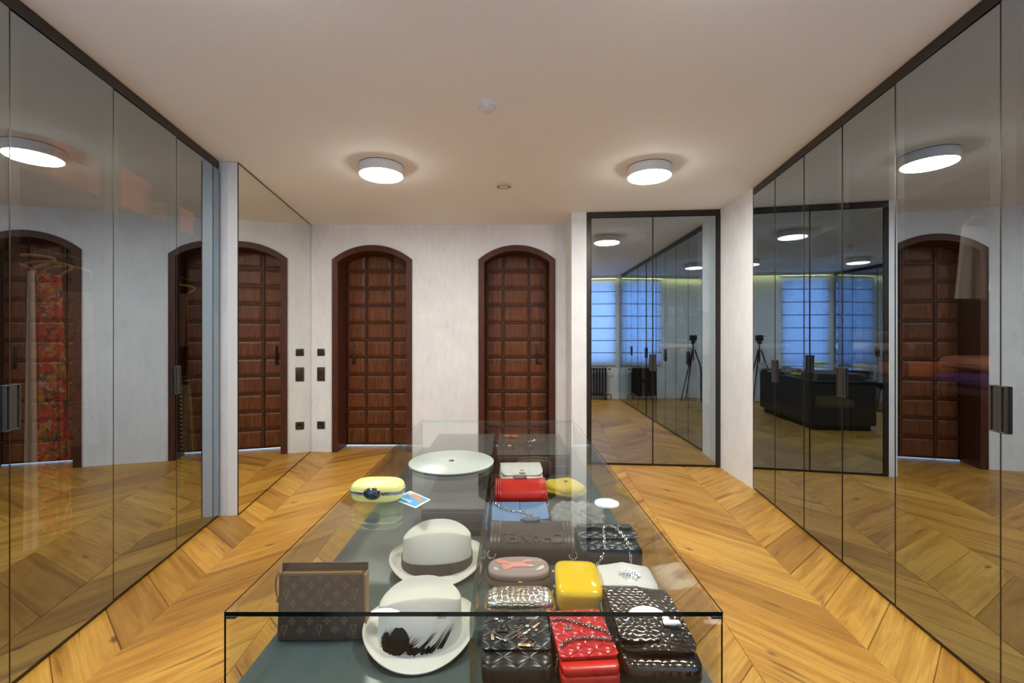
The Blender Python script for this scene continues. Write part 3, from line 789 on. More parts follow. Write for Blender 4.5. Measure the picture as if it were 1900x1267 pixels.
cl = item('clutch_bag', 'lime yellow hard clutch with a braided band and black oval clasp', 'clutch', -0.383, 1.318, 0.0, z=ZG+0.0004)
MB().sell(0.076, 0.042, 0.031, 0.55, 0.62, 56, 24, T(0,0,0.031)).build('shell', 'enamel_lime', cl, smooth=180)
bd = MB()
for k in range(66):
    a = 2*PI*k/66; e = 0.62; sg = lambda v: math.copysign(abs(v)**e, v)
    for q, zz in enumerate((0.0285, 0.0345)):
        a2 = a+(q*PI/66); p = Vector((0.0765*sg(math.cos(a2)), 0.0425*sg(math.sin(a2)), zz)); nx = Vector((math.cos(a2),math.sin(a2)*1.6,0)).normalized()
        M = T(*p) @ RZ(math.atan2(nx.y,nx.x)) @ RX(0.7 if q else -0.7)
        bd.rbox(-0.0008,0.0018,-0.0042,0.0042,-0.0011,0.0011,0.0006,1,M)
bd.build('braided_band', 'silver_chain', cl)
sb = MB()
for k in range(64):
    a = 2*PI*k/64
sb.sell(0.0770, 0.0430, 0.0065, 0.3, 0.62, 56, 8, T(0,0,0.0315)); sb.build('band_base', 'croc_edge', cl, smooth=60)
MB().sell(0.024,0.012,0.0165,0.9,1,28,14,T(-0.004,-0.046,0.034)).build('clasp_stone', 'onyx', cl, smooth=180)
MB().torus(0.0235,0.0022,T(-0.004,-0.046,0.034)@RX(PI/2),28,8,1.0,0.70).build('clasp_rim', 'gold', cl, smooth=180)

cd = item('postcard', 'small blue postcard with a white border and tanned figure on the glass top', 'card', -0.232, 1.315, 0.0, z=ZG+0.0004)
cp = [((px-CX)/FPX*(HG*FPX/(py-CY))+0.232, HG*FPX/(py-CY)-1.315) for px, py in ((761,911),(799,927.5),(771,943),(729.5,927))][::-1]
def lerp4(u, v, z):
    a = Vector((*cp[0],0)).lerp(Vector((*cp[1],0)), u); b = Vector((*cp[3],0)).lerp(Vector((*cp[2],0)), u); q = a.lerp(b, v); q.z = z; return q
MB().extrude(cp, 0, 0.0008).build('card', 'card_white', cd)
def card_poly(name, uv, z, m_):
    q = [lerp4(u,v,z) for u,v in uv]; MB().add(q, [tuple(range(len(q)))]).build(name, m_, cd)
card_poly('print', [(0.06,0.06),(0.94,0.06),(0.94,0.94),(0.06,0.94)], 0.0010, 'card_blue')
card_poly('figure', [(0.15,0.70),(0.35,0.62),(0.62,0.60),(0.90,0.42),(0.93,0.62),(0.70,0.80),(0.55,0.92),(0.30,0.90)], 0.0012, 'card_tan')
card_poly('figure_hair', [(0.10,0.78),(0.20,0.70),(0.26,0.84),(0.16,0.92)], 0.0014, 'card_yellow')
card_poly('red_mark', [(0.66,0.16),(0.76,0.14),(0.78,0.24),(0.70,0.26)], 0.0014, 'card_red')
for k in range(7):
    u = 0.12+k*0.07; card_poly('script_stroke', [(u,0.22+0.04*(k%2)),(u+0.045,0.20),(u+0.055,0.34-0.05*(k%3)),(u+0.02,0.38)], 0.0014, 'card_white')

# ---- monogram pouch
po = item('monogram_pouch', 'brown monogram canvas pouch with a brass zip standing on the left shelf', 'pouch', -0.394, 0.955, 0.02); po.scale = (0.98, 1, 1)
W, D, HH = 0.094, 0.022, 0.136
bdm = MB(); pts = []
for i in range(13):
    z = 0.002+(HH-0.008)*i/12; dd = D*(1-0.62*(i/12)**1.3)
    for k in range(24):
        a = 2*PI*k/24; sg = lambda v, e: math.copysign(abs(v)**e, v); pts.append((W*sg(math.cos(a),0.18), dd*sg(math.sin(a),0.45), z))
bdm.grid(pts, 13, 24, cv=True, flip=True); n0 = 12*24; bdm.f.append(tuple(n0+k for k in range(24))); bdm.m.append(0); bdm.f.append(tuple(23-k for k in range(24))); bdm.m.append(0)
bdm.build('body', 'canvas_brown', po, smooth=50)
MB().rbox(-W,W,0.0085,0.0115,0.05,HH+0.012,0.001,1).build('back_lip', 'canvas_brown', po)
MB().rbox(-W+0.006,W-0.010,-0.004,0.006,HH-0.0062,HH-0.003,0.001,1).build('zip_tape', 'tan_trim', po)
zp = MB()
for k in range(60): x = -W+0.008+k*(2*W-0.02)/59; zp.box(x-0.0009,x+0.0009,-0.001,0.003,HH-0.003,HH-0.0012)
zp.build('zip', 'gold', po)
MB().rbox(W-0.013,W+0.002,-0.0125,0.0115,0.010,HH-0.004,0.002,1).build('side_trim', 'tan_trim', po) if False else MB().rbox(W-0.0045,W+0.0016,-0.013,0.011,0.012,HH-0.004,0.002,1).build('side_trim', 'tan_trim', po)
MB().tube(smooth_path([(-W-0.001,0,HH-0.004),(-W-0.006,-0.004,HH-0.012),(-W-0.0065,-0.006,HH-0.035),(-W-0.003,-0.006,HH-0.052)],6),0.0014,6).build('pull_cord', 'canvas_brown', po, smooth=60)
MB().sell(0.0028,0.0028,0.007,0.7,1,10,8,T(-W-0.003,-0.006,HH-0.058)).build('pull_tab', 'gold', po, smooth=60)
pr = MB()
def py_(z): return -(D*(1-0.62*(max(0,z-0.002)/(HH-0.008))**1.3))-0.0006
def mark(pol, x, z, s=1.0):
    pr.add([(x+u*s, py_(z+v*s), z+v*s) for u, v in pol], [tuple(range(len(pol)))])
def petal(x, z, s):
    for k in range(4):
        a = k*PI/2+PI/2; c_, s_ = math.cos(a), math.sin(a)
        P = [(0.1,0),(0.45,-0.28),(0.8,-0.30),(1.0,0),(0.8,0.30),(0.45,0.28)]
        mark([(u*c_-v*s_, u*s_+v*c_) for u,v in P], x, z, s)
def diamond(x, z, s):
    n = 24; oo = []; ii = []
    for k in range(n):
        a = 2*PI*k/n; rr = 1.0-0.42*abs(math.sin(2*a)); oo.append((rr*math.cos(a),rr*math.sin(a))); ii.append((0.78*rr*math.cos(a),0.78*rr*math.sin(a)))
    for k in range(n): mark([oo[k],oo[(k+1)%n],ii[(k+1)%n],ii[k]], x, z, s)
    petal(x, z, s*0.5)
def circ(x, z, s):
    n = 20
    for k in range(n):
        a, b = 2*PI*k/n, 2*PI*(k+1)/n; mark([(math.cos(a),math.sin(a)),(math.cos(b),math.sin(b)),(0.8*math.cos(b),0.8*math.sin(b)),(0.8*math.cos(a),0.8*math.sin(a))], x, z, s)
    petal(x, z, s*0.62)
def lv(x, z, s):   # interlaced initials, printed upside down
    def q(pol): mark([(-u,-v) for u,v in pol], x, z, s)
    q([(-0.9,-1.0),(-0.55,-1.0),(-0.35,0.3),(-0.62,0.3)]); q([(-1.05,-1.0),(0.3,-1.0),(0.42,-0.55),(0.3,-0.55),(0.15,-0.85),(-1.0,-0.85)]); q([(-0.85,0.3),(-0.1,0.3),(-0.1,0.42),(-0.85,0.42)])
    q([(-0.45,1.0),(-0.2,1.0),(0.30,-0.55),(0.18,-0.7)]); q([(0.72,1.0),(0.84,1.0),(0.30,-0.55),(0.18,-0.7)]); q([(-0.6,1.0),(0.0,1.0),(0.0,0.88),(-0.6,0.88)]); q([(0.5,1.0),(1.0,1.0),(1.0,0.88),(0.5,0.88)])
rows_ = [(0.125,'dcdcd',0),(0.110,'pppp',1),(0.092,'ldldl',0),(0.075,'pppp',1),(0.056,'dcdcd',0),(0.040,'pppp',1),(0.022,'ldldl',0)]
for z, kinds, off in rows_:
    n = len(kinds)
    for k, ch in enumerate(kinds):
        x = -0.077+0.0365*k+(0.0185 if off else 0)
        if ch == 'p': petal(x, z, 0.0078)
        elif ch == 'd': diamond(x, z, 0.0098)
        elif ch == 'c': circ(x, z, 0.0085)
        else: lv(x, z, 0.0105)
pr.build('monogram_print', 'print_tan', po)

# ---- panama hats
def hat(name, label, loc, rz, a=0.076, b=0.086, hgt=0.108, brim=0.048, tilt=0.0):
    h_ = item(name, label, 'hat', loc[0], loc[1], rz, group=None)
    nT = 72
    def crown(th, s):      # s 0..1 base to rim, 1..2 over the dished top; ridges run along x with a dent between
        cz = math.copysign(abs(math.cos(th))**0.9, math.cos(th)); sz = math.copysign(abs(math.sin(th))**0.9, math.sin(th))
        zr = hgt-0.030*abs(math.cos(th))**2.2
        if s <= 1:
            x = a*(1-0.035*s)*cz; y = b*(1-0.50*s**2.0)*sz; z = 0.012+(zr-0.012)*s
            if s > 0.93: z -= 0.0022*((s-0.93)/0.07)**2
        else:
            u = 2-s; x = a*0.965*u*cz; y = b*0.50*u*sz
            z = hgt-0.0022-0.030*(abs(x)/(a*0.965))**2.2-0.015*math.sin(min(1,(1-u)*1.6)*PI/2)*max(0,1-(abs(x)/(a*0.95))**4)
        return Vector((x, y, z))
    ss = [0,0.1,0.2,0.3,0.4,0.5,0.6,0.7,0.8,0.87,0.92,0.96,1.0]+[1.03+0.07*k for k in range(0,14)]+[1.97,1.999]
    pts = [crown(2*PI*i/nT, s) for i in range(nT) for s in ss]
    MB().grid(pts, nT, len(ss), cu=True).build('crown', 'straw', h_, smooth=180)
    def brimp(th, t_, low):
        ext = brim*(1.0+0.12*abs(math.sin(th)))
        ra, rb = a+ext*t_, b+ext*t_
        z = 0.0095+0.004*(1-t_) + t_*t_*(0.020*abs(math.cos(th))**2) - t_*0.006*abs(math.sin(th))**2 + 0.010*max(0, math.sin(th))*t_*t_
        if t_ > 0.92: z += 0.0012
        return Vector((ra*math.cos(th), rb*math.sin(th), max(0.001, z)-(0.0018 if low else 0)+0.001))
    ts = [-0.03,0.1,0.25,0.4,0.55,0.7,0.82,0.92,0.97,1.0]
    up = [brimp(2*PI*i/nT,t_,False) for i in range(nT) for t_ in ts]; dn = [brimp(2*PI*i/nT,t_,True) for i in range(nT) for t_ in ts]
    br = MB().grid(up, nT, len(ts), cu=True, flip=True); br.grid(dn, nT, len(ts), cu=True)
    n_ = len(ts)
    for i in range(nT):
        j = (i+1)%nT; br.f.append((i*n_+n_-1, nT*n_+i*n_+n_-1, nT*n_+j*n_+n_-1, j*n_+n_-1)); br.m.append(0)
    br.build('brim', 'straw', h_, smooth=60)
    return h_, crown
h1, cr1 = hat('straw_hat', 'white panama hat with a dark brown ribbon, behind the other hat', (-0.197, 1.245), 0.12, a=0.096, b=0.088, hgt=0.112, brim=0.034)
rb = MB(); pts = []
for i in range(73):
    th = 2*PI*i/72
    for s in (0.02, 0.10, 0.18, 0.26, 0.31):
        p = cr1(th, s); q = Vector((p.x, p.y, 0)).normalized()*0.0022; pts.append(p+q)
rb.grid(pts, 73, 5); rb.build('ribbon', 'ribbon', h1, smooth=60)
bw_ = MB(); p = cr1(1.62*PI, 0.16); bw_.rbox(-0.003,0.003,-0.002,0.002,-0.014,0.014,0.001,1,T(p.x*1.035,p.y*1.035,p.z)@RZ(1.62*PI-PI/2)); bw_.build('ribbon_knot', 'ribbon', h1)
h2, cr2 = hat('straw_hat', 'white panama hat splashed with black paint, in front of the other hat', (-0.186, 0.952), 0.16, a=0.088, b=0.086, hgt=0.106, brim=0.030)
sp_ = MB()
def on2(th, s): p = cr2(th, max(0.0,s)); q = Vector((p.x,p.y,0)).normalized()*0.0013; return p+q
def blob(cth, cs, rth, rs, jag=0.12, n=26):
    ring = [(cth, cs)]
    o = len(sp_.v); rings = [on2(cth, cs)]
    rr = [1+R.uniform(-jag, jag) for _ in range(n)]
    for k in (0.35, 0.7, 1.0):
        for i in range(n):
            a_ = 2*PI*i/n; rings.append(on2(cth+rth*k*rr[i]*math.cos(a_), cs+rs*k*rr[i]*math.sin(a_)))
    fs = [(0, 1+i, 1+(i+1)%n) for i in range(n)]
    for q in range(2):
        for i in range(n): fs.append((1+q*n+i, 1+(q+1)*n+i, 1+(q+1)*n+(i+1)%n, 1+q*n+(i+1)%n))
    sp_.add(rings, fs)
def streak(a_, b_, w0, w1, n=8):
    L_ = []; 
    dx, dy = b_[0]-a_[0], b_[1]-a_[1]; ll = math.hypot(dx, dy); nx, ny = -dy/ll, dx/ll
    for i in range(n+1):
        u = i/n; ww = (w0*(1-u)+w1*u); c_ = (a_[0]+dx*u, a_[1]+dy*u)
        L_ += [on2(c_[0]+nx*ww, c_[1]+ny*ww), on2(c_[0]-nx*ww, c_[1]-ny*ww)]
    sp_.grid(L_, n+1, 2, flip=True)
F = 1.5*PI-0.16
blob(F-0.30, 0.30, 0.26, 0.27, 0.10); blob(F-0.62, 0.22, 0.20, 0.22, 0.2); blob(F+0.02, 0.15, 0.14, 0.10, 0.4); blob(F+0.30, 0.12, 0.15, 0.07, 0.45)
for k in range(16):
    u = R.uniform(-0.2, 0.75); l_ = R.uniform(0.15, 0.34); streak((F+u-0.12, 0.08+R.uniform(0,0.10)), (F+u+l_*0.9, 0.14+l_*1.15), 0.020, 0.002)
for k in range(12):
    u = -0.80+k*0.105; streak((F+u+0.1, 0.20), (F+u-0.08, 0.04+0.03*(k%3)), 0.024, 0.003)
for k in range(8):
    u = -0.85+k*0.05; streak((F+u, 0.25), (F+u+0.10, 0.45+R.uniform(0,0.12)), 0.018, 0.003)
sp_.build('paint_splash', 'paint_black', h2, smooth=180)

# ---- dark jewellery boxes at the far end of the case
def jbox(label, x0, x1, y0, y1, h, drawers):
    j = item('jewellery_box', label, 'box', (x0+x1)/2, (y0+y1)/2); a, b = (x1-x0)/2, (y1-y0)/2
    MB().rbox(-a, a, -b+0.004, b, 0.0, h-0.006, 0.002, 1).build('body', 'tray_felt', j)
    MB().rbox(-a, a, -b+0.002, b, h-0.0055, h, 0.002, 1).build('lid', 'tray_felt', j)
    for k in range(drawers):
        z0 = 0.004+k*(h-0.012)/drawers; MB().rbox(-a+0.002, a-0.002, -b, -b+0.0038, z0, z0+(h-0.012)/drawers-0.004, 0.0012, 1).build('drawer_front', 'case_body', j)
    return j
jbox('long dark grey jewellery box with drawers below the turntable disc', -0.276, -0.075, 1.42, 2.05, 0.088, 3)
jbox('dark grey jewellery box in the far left corner of the case', -0.390, -0.075, 2.06, 2.50, 0.092, 2)
jbox('dark grey jewellery box under the loose jewellery', -0.052, 0.285, 2.06, 2.50, 0.092, 2)
def jp(px, py): y = 0.542*FPX/(py-CY); return ((px-CX)/FPX*y, y)
zt_ = ZSH+0.0925
x, y = jp(949, 813); br = item('bracelet', 'orange coral bead bracelet on the jewellery box', 'bracelet', x, y, z=zt_)
for k in range(11):
    u = (k-5)/5; MB().sell(0.0075,0.0065,0.0075,1,1,10,8,T(u*0.034, 0.006*math.sin(k*2.1), 0.0075+0.003*(k%2))).build('bead', 'coral', br, smooth=180)
MB().tube([((k-5)/5*0.036, 0.006*math.sin(k*2.1), 0.0075) for k in range(11)], 0.0012, 5).build('cord', 'gunmetal', br)
x, y = jp(985, 822); br = item('brooch', 'silver feather brooch on the jewellery box', 'brooch', x, y, 0.3, z=zt_)
for k in range(7): MB().sell(0.011,0.0035,0.003,1,1,10,6,T(0.007*(k-3),0.004*math.sin(k),0.004+0.0015*k)@RZ(0.5*(k-3))@RY(-0.4)).build('feather', 'silver_chain', br, smooth=180)
MB().tube([(-0.026,0,0.003),(0,0.001,0.004),(0.026,0,0.006)],0.0012,6).build('stem', 'silver_chain', br)
MB().sell(0.005,0.005,0.005,1,1,10,8,T(-0.010,0,0.008)).build('crystal', 'crystal', br)
for (px, py, m_, lb) in ((946, 833, 'gold', 'gold dome cuff ring on the jewellery box'), (981, 834, 'gunmetal', 'dark metal cuff ring on the jewellery box')):
    x, y = jp(px, py); br = item('cuff_ring', lb, 'jewellery', x, y, z=zt_)
    a_ = MB(); pts = []
    for i in range(17):
        an = PI*i/16
        for q in range(10):
            b_ = 2*PI*q/10; rr = 0.016+0.0022*math.cos(b_); pts.append((rr*math.cos(an), 0.008*math.sin(b_)*(0.5+0.5*math.sin(an)), 0.001+rr*math.sin(an)))
    a_.grid(pts, 17, 10, cv=True); a_.build('band', m_, br, smooth=180)
    MB().sell(0.005,0.004,0.003,1,1,10,6,T(0,0,0.0185)).build('stone', 'crystal' if m_ == 'gold' else 'onyx', br, smooth=180)

# ------------------------------------------------------------------ handbags in the right half of the case
def lock(parent, M, m_='silver_chain'):   # interlocking double C clasp
    q = MB()
    for s in (-1, 1):
        pth = [(s*(0.003)+s*0.0065*math.cos(a_), 0.0065*math.sin(a_), 0) for a_ in [(-0.75+1.5*k/10)*PI+PI for k in range(11)]]
        q.tube([M @ Vector(p) for p in pth], 0.0013, 6)
    return q.build('clasp', m_, parent, smooth=60)
# white quilted flap bag
b_ = item('handbag', 'white quilted flap bag between the red bag and the jewellery box', 'handbag', 0.055, 1.925, 0.05)
MB().sell(0.092, 0.085, 0.033, 0.5, 0.35, 48, 18, T(0,0,0.033)@RX(0.10)).build('body', 'leather_white', b_, smooth=180)
flap([(0.086,0.050),(0.07,0.071),(0.02,0.076),(-0.045,0.070),(-0.070,0.058)], 0.088, 0.006, 0.03).build('flap', 'leather_white', b_, smooth=60)
MB().rbox(-0.013,0.013,-0.068,-0.034,0.068,0.0735,0.002,1).build('clasp_tab', 'leather_white', b_); lock(b_, T(0,-0.048,0.0745)@RX(-0.2), 'gold')
MB().chain(smooth_path([(-0.09,-0.06,0.02),(-0.104,-0.02,0.012),(-0.106,0.04,0.012),(-0.094,0.075,0.02)],8),0.012,0.0015,0.004).build('strap_chain', 'gold', b_, smooth=60)
# brown bag behind
b_ = item('handbag', 'brown leather pouch bag wedged behind the white quilted bag', 'handbag', 0.118, 2.036, -0.03)
MB().sell(0.080, 0.022, 0.042, 0.6, 0.45, 40, 16, T(0,0,0.042), fn=lambda p: (p.x, p.y, p.z+0.003*math.sin(p.x*130))).build('body', 'leather_brown', b_, smooth=180)
MB().tube(smooth_path([(-0.07,-0.004,0.078),(-0.03,-0.012,0.088),(0.03,-0.012,0.088),(0.07,-0.004,0.078)],8),0.004,8).build('handle', 'leather_brown', b_, smooth=180)
# yellow suede pouch
b_ = item('handbag', 'yellow suede pouch with scalloped edge beside the white quilted bag', 'pouch', 0.225, 1.800, -0.55); b_.scale = (1.15, 1.2, 1.2)
MB().sell(0.070, 0.052, 0.024, 0.7, 0.7, 56, 16, T(0,0,0.024), fn=lambda p: (p.x*(1+0.03*math.sin(9*math.atan2(p.y,p.x))), p.y*(1+0.03*math.sin(9*math.atan2(p.y,p.x))), p.z*(0.9+0.2*math.sin(p.x*60+p.y*40)))).build('body', 'suede_yellow', b_, smooth=180)
pts = [(0.078*math.cos(2*PI*k/80)*(1+0.035*math.sin(12*2*PI*k/80)), 0.060*math.sin(2*PI*k/80)*(1+0.035*math.sin(12*2*PI*k/80))) for k in range(80)]
MB().extrude(pts, 0.016, 0.022).build('scalloped_edge', 'suede_yellow', b_, smooth=30)
MB().tube([(0.078*0.95*math.cos(a_), 0.060*0.95*math.sin(a_), 0.0245) for a_ in [-1.4+0.12*k for k in range(22)]], 0.0013, 6).build('zip', 'zip_dark', b_)
MB().sell(0.008,0.003,0.004,1,1,12,6,T(0.012,-0.01,0.048)@RZ(0.6)).build('emblem', 'gunmetal', b_, smooth=180)
# boxy flap bags lying on their back: the red one and the taupe one
def smooth_yz(P): return [(q.y, q.z) for q in smooth_path([(0,y,z) for y, z in P], 5)]
def boy_bag(label, x, y, rz, w_, d_, h_, m_, clasp, tilt):
    b_ = item('handbag', label, 'handbag', x, y, rz)
    M = RX(tilt)
    Tm = T(0, 0, h_*0.5*math.cos(tilt)+d_*math.sin(tilt)*0.55) @ M
    MB().sell(w_, d_, h_/2, 0.60, 0.22, 56, 20, Tm).build('body', m_, b_, smooth=180)
    fl = flap([(d_*1.02, -h_*0.05), (d_*0.93, h_*0.38), (d_*0.55, h_*0.54), (-d_*0.40, h_*0.56), (-d_*0.86, h_*0.40), (-d_*1.01, h_*0.05)], w_*0.98, 0.005, 0.008)
    fl.v = [tuple(Tm @ Vector(p)) for p in fl.v]; fl.build('flap', m_, b_, smooth=60)
    for s in (-1, 1):
        for k in range(3):
            xx = s*w_*(0.77+0.085*k)
            q = MB().tube([Tm @ Vector((xx, yy, zz)) for yy, zz in smooth_yz([(d_*1.0,h_*0.05),(d_*0.95,h_*0.40),(d_*0.55,h_*0.57),(-d_*0.40,h_*0.59),(-d_*0.89,h_*0.43),(-d_*1.03,h_*0.05)])], 0.0042, 6); q.build('ridge', m_, b_, smooth=60)
    MB().rbox(-0.026,0.026,-0.008,0.008,0,0.007,0.002,1,Tm@T(0,d_*0.86,h_*0.56)).build('clasp_plate', 'gunmetal' if clasp else 'silver_chain', b_, smooth=40)
    q = MB()
    for k in range(14): q.torus(0.0022,0.0008,Tm@T(-0.022+0.0034*k,d_*0.86+0.003*(-1)**k,h_*0.56+0.0075),8,4)
    q.build('clasp_relief', 'silver_chain', b_)
    for s in (-1, 1):
        q = MB(); p0 = Tm @ Vector((s*w_*0.93, -d_*0.90, h_*0.1))
        q.torus(0.011,0.002,T(p0.x,p0.y-0.010,p0.z)@RX(1.2),20,8); q.build('strap_ring', 'silver_chain', b_, smooth=180)
        pth = smooth_path([(p0.x,p0.y-0.020,p0.z-0.002),(p0.x*0.9,p0.y-0.028,0.006),(p0.x*0.55,p0.y-0.024,0.005)],6)
        MB().chain(pth,0.014,0.0019,0.0048).build('strap_chain', 'gunmetal', b_, smooth=60)
    return b_, Tm
boy_bag('glossy red leather flap bag with ridged ends and a silver clasp', 0.046, 1.690, 0.02, 0.099, 0.054, 0.066, 'leather_red', 0, 0.40)
bt, Tm = boy_bag('taupe brown leather flap bag with embossed lettering', 0.068, 1.300, -0.02, 0.122, 0.054, 0.062, 'leather_taupe', 1, 0.36)
text_mesh('embossed_lettering', 'CHANEL', 0.046, 0.0007, 'leather_taupe_emboss', bt, Tm @ T(0.004, -0.024, 0.0392) @ RX(0.10) @ RZ(PI))
# blue perforated flap bag
b_ = item('handbag', 'blue perforated leather flap bag with a silver chain', 'handbag', 0.038, 1.468, 0.03)
Tm = T(0,0,0.030)@RX(0.22)
MB().sell(0.095, 0.078, 0.024, 0.4, 0.22, 48, 16, Tm).build('body', 'leather_blue', b_, smooth=180)
fl = flap([(0.079,-0.005),(0.074,0.020),(0.04,0.0275),(-0.03,0.0275),(-0.055,0.026)], 0.046, 0.004, 0.012); fl.v = [tuple(Tm@(Vector(p)+Vector((-0.045,0,0)))) for p in fl.v]; fl.build('flap', 'leather_blue', b_, smooth=60)
fl = flap([(0.079,-0.005),(0.074,0.019),(0.04,0.0262),(-0.01,0.0262),(-0.03,0.025)], 0.045, 0.004, 0.012); fl.v = [tuple(Tm@(Vector(p)+Vector((0.048,0,0)))) for p in fl.v]; fl.build('flap', 'leather_blue', b_, smooth=60)
MB().extrude([(-0.02+0.035*u, v) for u, v in ((0,-0.011),(0.8,-0.011),(1.1,-0.007),(1.2,0),(1.1,0.007),(0.8,0.011),(0,0.011))], 0.0305, 0.0335, Tm@T(0.02,-0.028,0)).build('clasp_tab', 'leather_blue', b_)
lock(b_, Tm@T(0.028,-0.026,0.036)); MB().sell(0.0035,0.0035,0.0025,1,1,10,6,Tm@T(0.036,-0.022,0.037)).build('red_stone', 'card_red', b_, smooth=180)
MB().chain([Tm@Vector(p) for p in smooth_path([(-0.082,0.055,0.034),(-0.06,0.025,0.034),(-0.03,0.008,0.034),(0.005,0.002,0.034),(0.018,-0.012,0.036),(0.016,-0.05,0.034)],8)],0.012,0.0016,0.0042).build('strap_chain', 'silver_chain', b_, smooth=60)
# grey ruched bag
b_ = item('handbag', 'grey ruched leather bag with a chain woven along its edge', 'handbag', 0.230, 1.468, -0.18)
def ruch(p):
    a_ = math.atan2(p.y, p.x); f = 1+0.02*math.sin(17*a_+9*p.z)
    w_ = p.y+0.35*p.x+0.012*math.sin(40*p.x)
    d = 0.012*abs(math.sin(58*w_+1.5*math.sin(22*p.x)))**0.6-0.008+0.003*math.sin(150*w_+60*p.x)+0.002*math.sin(210*p.x-90*p.y)
    return (p.x*f, p.y*f, p.z+(d*min(1, p.z/0.012) if p.z > 0 else 0))
MB().sell(0.090, 0.092, 0.034, 0.6, 0.62, 150, 90, T(0,0,0.036), fn=ruch).build('body', 'leather_grey', b_, smooth=180)
MB().chain(smooth_path([(-0.062,0.07,0.05),(-0.086,0.03,0.05),(-0.090,-0.03,0.045),(-0.066,-0.075,0.04),(-0.02,-0.092,0.036),(0.03,-0.094,0.036)],8),0.012,0.0016,0.0044).build('woven_chain', 'gunmetal', b_, smooth=60)
lock(b_, T(0.030,-0.014,0.079)@RZ(0.4))
# navy quilted bag with chain
b_ = item('handbag', 'navy black quilted flap bag with a looped silver chain', 'handbag', 0.282, 1.272, -0.02); b_.scale = (0.93, 0.76, 0.88)
MB().sell(0.092, 0.088, 0.036, 0.35, 0.22, 56, 18, T(0,0,0.037)).build('body', 'leather_navy', b_, smooth=180)
flap([(0.089,0.03),(0.085,0.068),(0.05,0.079),(-0.005,0.079),(-0.022,0.076)], 0.090, 0.005, 0.016).build('flap', 'leather_navy', b_, smooth=60)
flap([(0.089,0.05),(0.086,0.078),(0.062,0.088),(0.035,0.089)], 0.084, 0.007, 0.012).build('handle_fold', 'leather_navy', b_, smooth=60)
lock(b_, T(0.006,-0.004,0.0835))
MB().chain(smooth_path([(-0.055,-0.105,0.020),(-0.030,-0.092,0.050),(-0.018,-0.055,0.079),(-0.012,-0.005,0.085),(-0.006,0.028,0.094),(0.012,0.040,0.096),(0.032,0.022,0.092),(0.046,-0.02,0.084),(0.050,-0.060,0.078),(0.052,-0.089,0.052),(0.052,-0.094,0.012)],8),0.0145,0.0019,0.0052).build('strap_chain', 'silver_chain', b_, smooth=60)
# bird clutch
b_ = item('clutch_bag', 'mauve fabric clutch printed with a pink bird', 'clutch', 0.027, 1.163, 0.02)
E2 = 0.72; DA, DB = 0.079, 0.051
MB().sell(DA+0.001, DB+0.001, 0.013, 0.35, E2, 64, 12, T(0,0,0.0135)).build('lower_shell', 'mauve_leather', b_, smooth=180)
MB().sell(DA, DB, 0.012, 0.42, E2, 64, 16, T(0,0,0.030)).build('upper_shell', 'fabric_mauve', b_, smooth=180)
zp = MB(); sg = lambda v: math.copysign(abs(v)**E2, v)
for k in range(84):
    a_ = 2*PI*(k+0.5)/84; zp.rbox(-0.0012,0.0024,-0.0013,0.0013,-0.0020,0.0020,0.0005,1,T((DA+0.001)*sg(math.cos(a_)),(DB+0.001)*sg(math.sin(a_)),0.0262)@RZ(a_))
zp.build('zip', 'zip_dark', b_)
def zz(u, v):
    q = (abs(u/DA)**(2/E2)+abs(v/DB)**(2/E2))**(E2/0.42)
    return 0.030+0.012*max(0.0, 1-q)**(0.42/2)
def prn(name, pol, m_, up=0.0008):
    c_ = (sum(p[0] for p in pol)/len(pol), sum(p[1] for p in pol)/len(pol)); n = len(pol); vs = [Vector((*c_, zz(*c_)+up))]
    for k in (0.5, 1.0): vs += [Vector((c_[0]+(u-c_[0])*k, c_[1]+(v-c_[1])*k, zz(c_[0]+(u-c_[0])*k, c_[1]+(v-c_[1])*k)+up)) for u, v in pol]
    fs = [(0,1+i,1+(i+1)%n) for i in range(n)]+[(1+i,1+n+i,1+n+(i+1)%n,1+(i+1)%n) for i in range(n)]
    MB().add(vs, fs).build(name, m_, b_, smooth=180)
def feather(x0, y0, x1, y1, wd, nm, m_='pink_print', up=0.0008):
    dx, dy = x1-x0, y1-y0; ll = math.hypot(dx, dy); nx, ny = -dy/ll*wd, dx/ll*wd
    prn(nm, [(x0,y0),(x0+dx*0.4+nx*0.7,y0+dy*0.4+ny*0.7),(x0+dx*0.85+nx,y0+dy*0.85+ny),(x1,y1),(x0+dx*0.85-nx,y0+dy*0.85-ny),(x0+dx*0.4-nx*0.7,y0+dy*0.4-ny*0.7)], m_, up)
for (x1, y1) in ((-0.058,0.032),(-0.061,0.025),(-0.060,0.018),(-0.055,0.011)): feather(-0.012, 0.006, x1, y1, 0.0042, 'wing_feather')
for (x1, y1) in ((0.030,0.028),(0.038,0.026),(0.042,0.020)): feather(0.004, 0.008, x1, y1, 0.0045, 'wing_feather')
for (x1, y1) in ((-0.046,0.002),(-0.048,-0.008),(-0.045,-0.018),(-0.040,-0.026)): feather(-0.006, -0.004, x1, y1, 0.0045, 'tail_feather')
prn('bird_body', [(-0.020,-0.014),(-0.026,0.000),(-0.016,0.010),(0.002,0.013),(0.014,0.008),(0.026,0.000),(0.034,-0.008),(0.026,-0.013),(0.010,-0.012)], 'pink_print', 0.0011)
prn('bird_head', [(0.026,-0.004),(0.034,-0.004),(0.043,-0.011),(0.034,-0.012),(0.027,-0.012)], 'cream_print', 0.0014)
prn('cloud', [(0.042,-0.030),(0.050,-0.016),(0.058,-0.006),(0.064,-0.002),(0.066,-0.012),(0.058,-0.024)], 'cream_print')
prn('cloud', [(-0.066,-0.014),(-0.060,-0.010),(-0.054,-0.018),(-0.052,-0.026),(-0.060,-0.024)], 'cream_print')
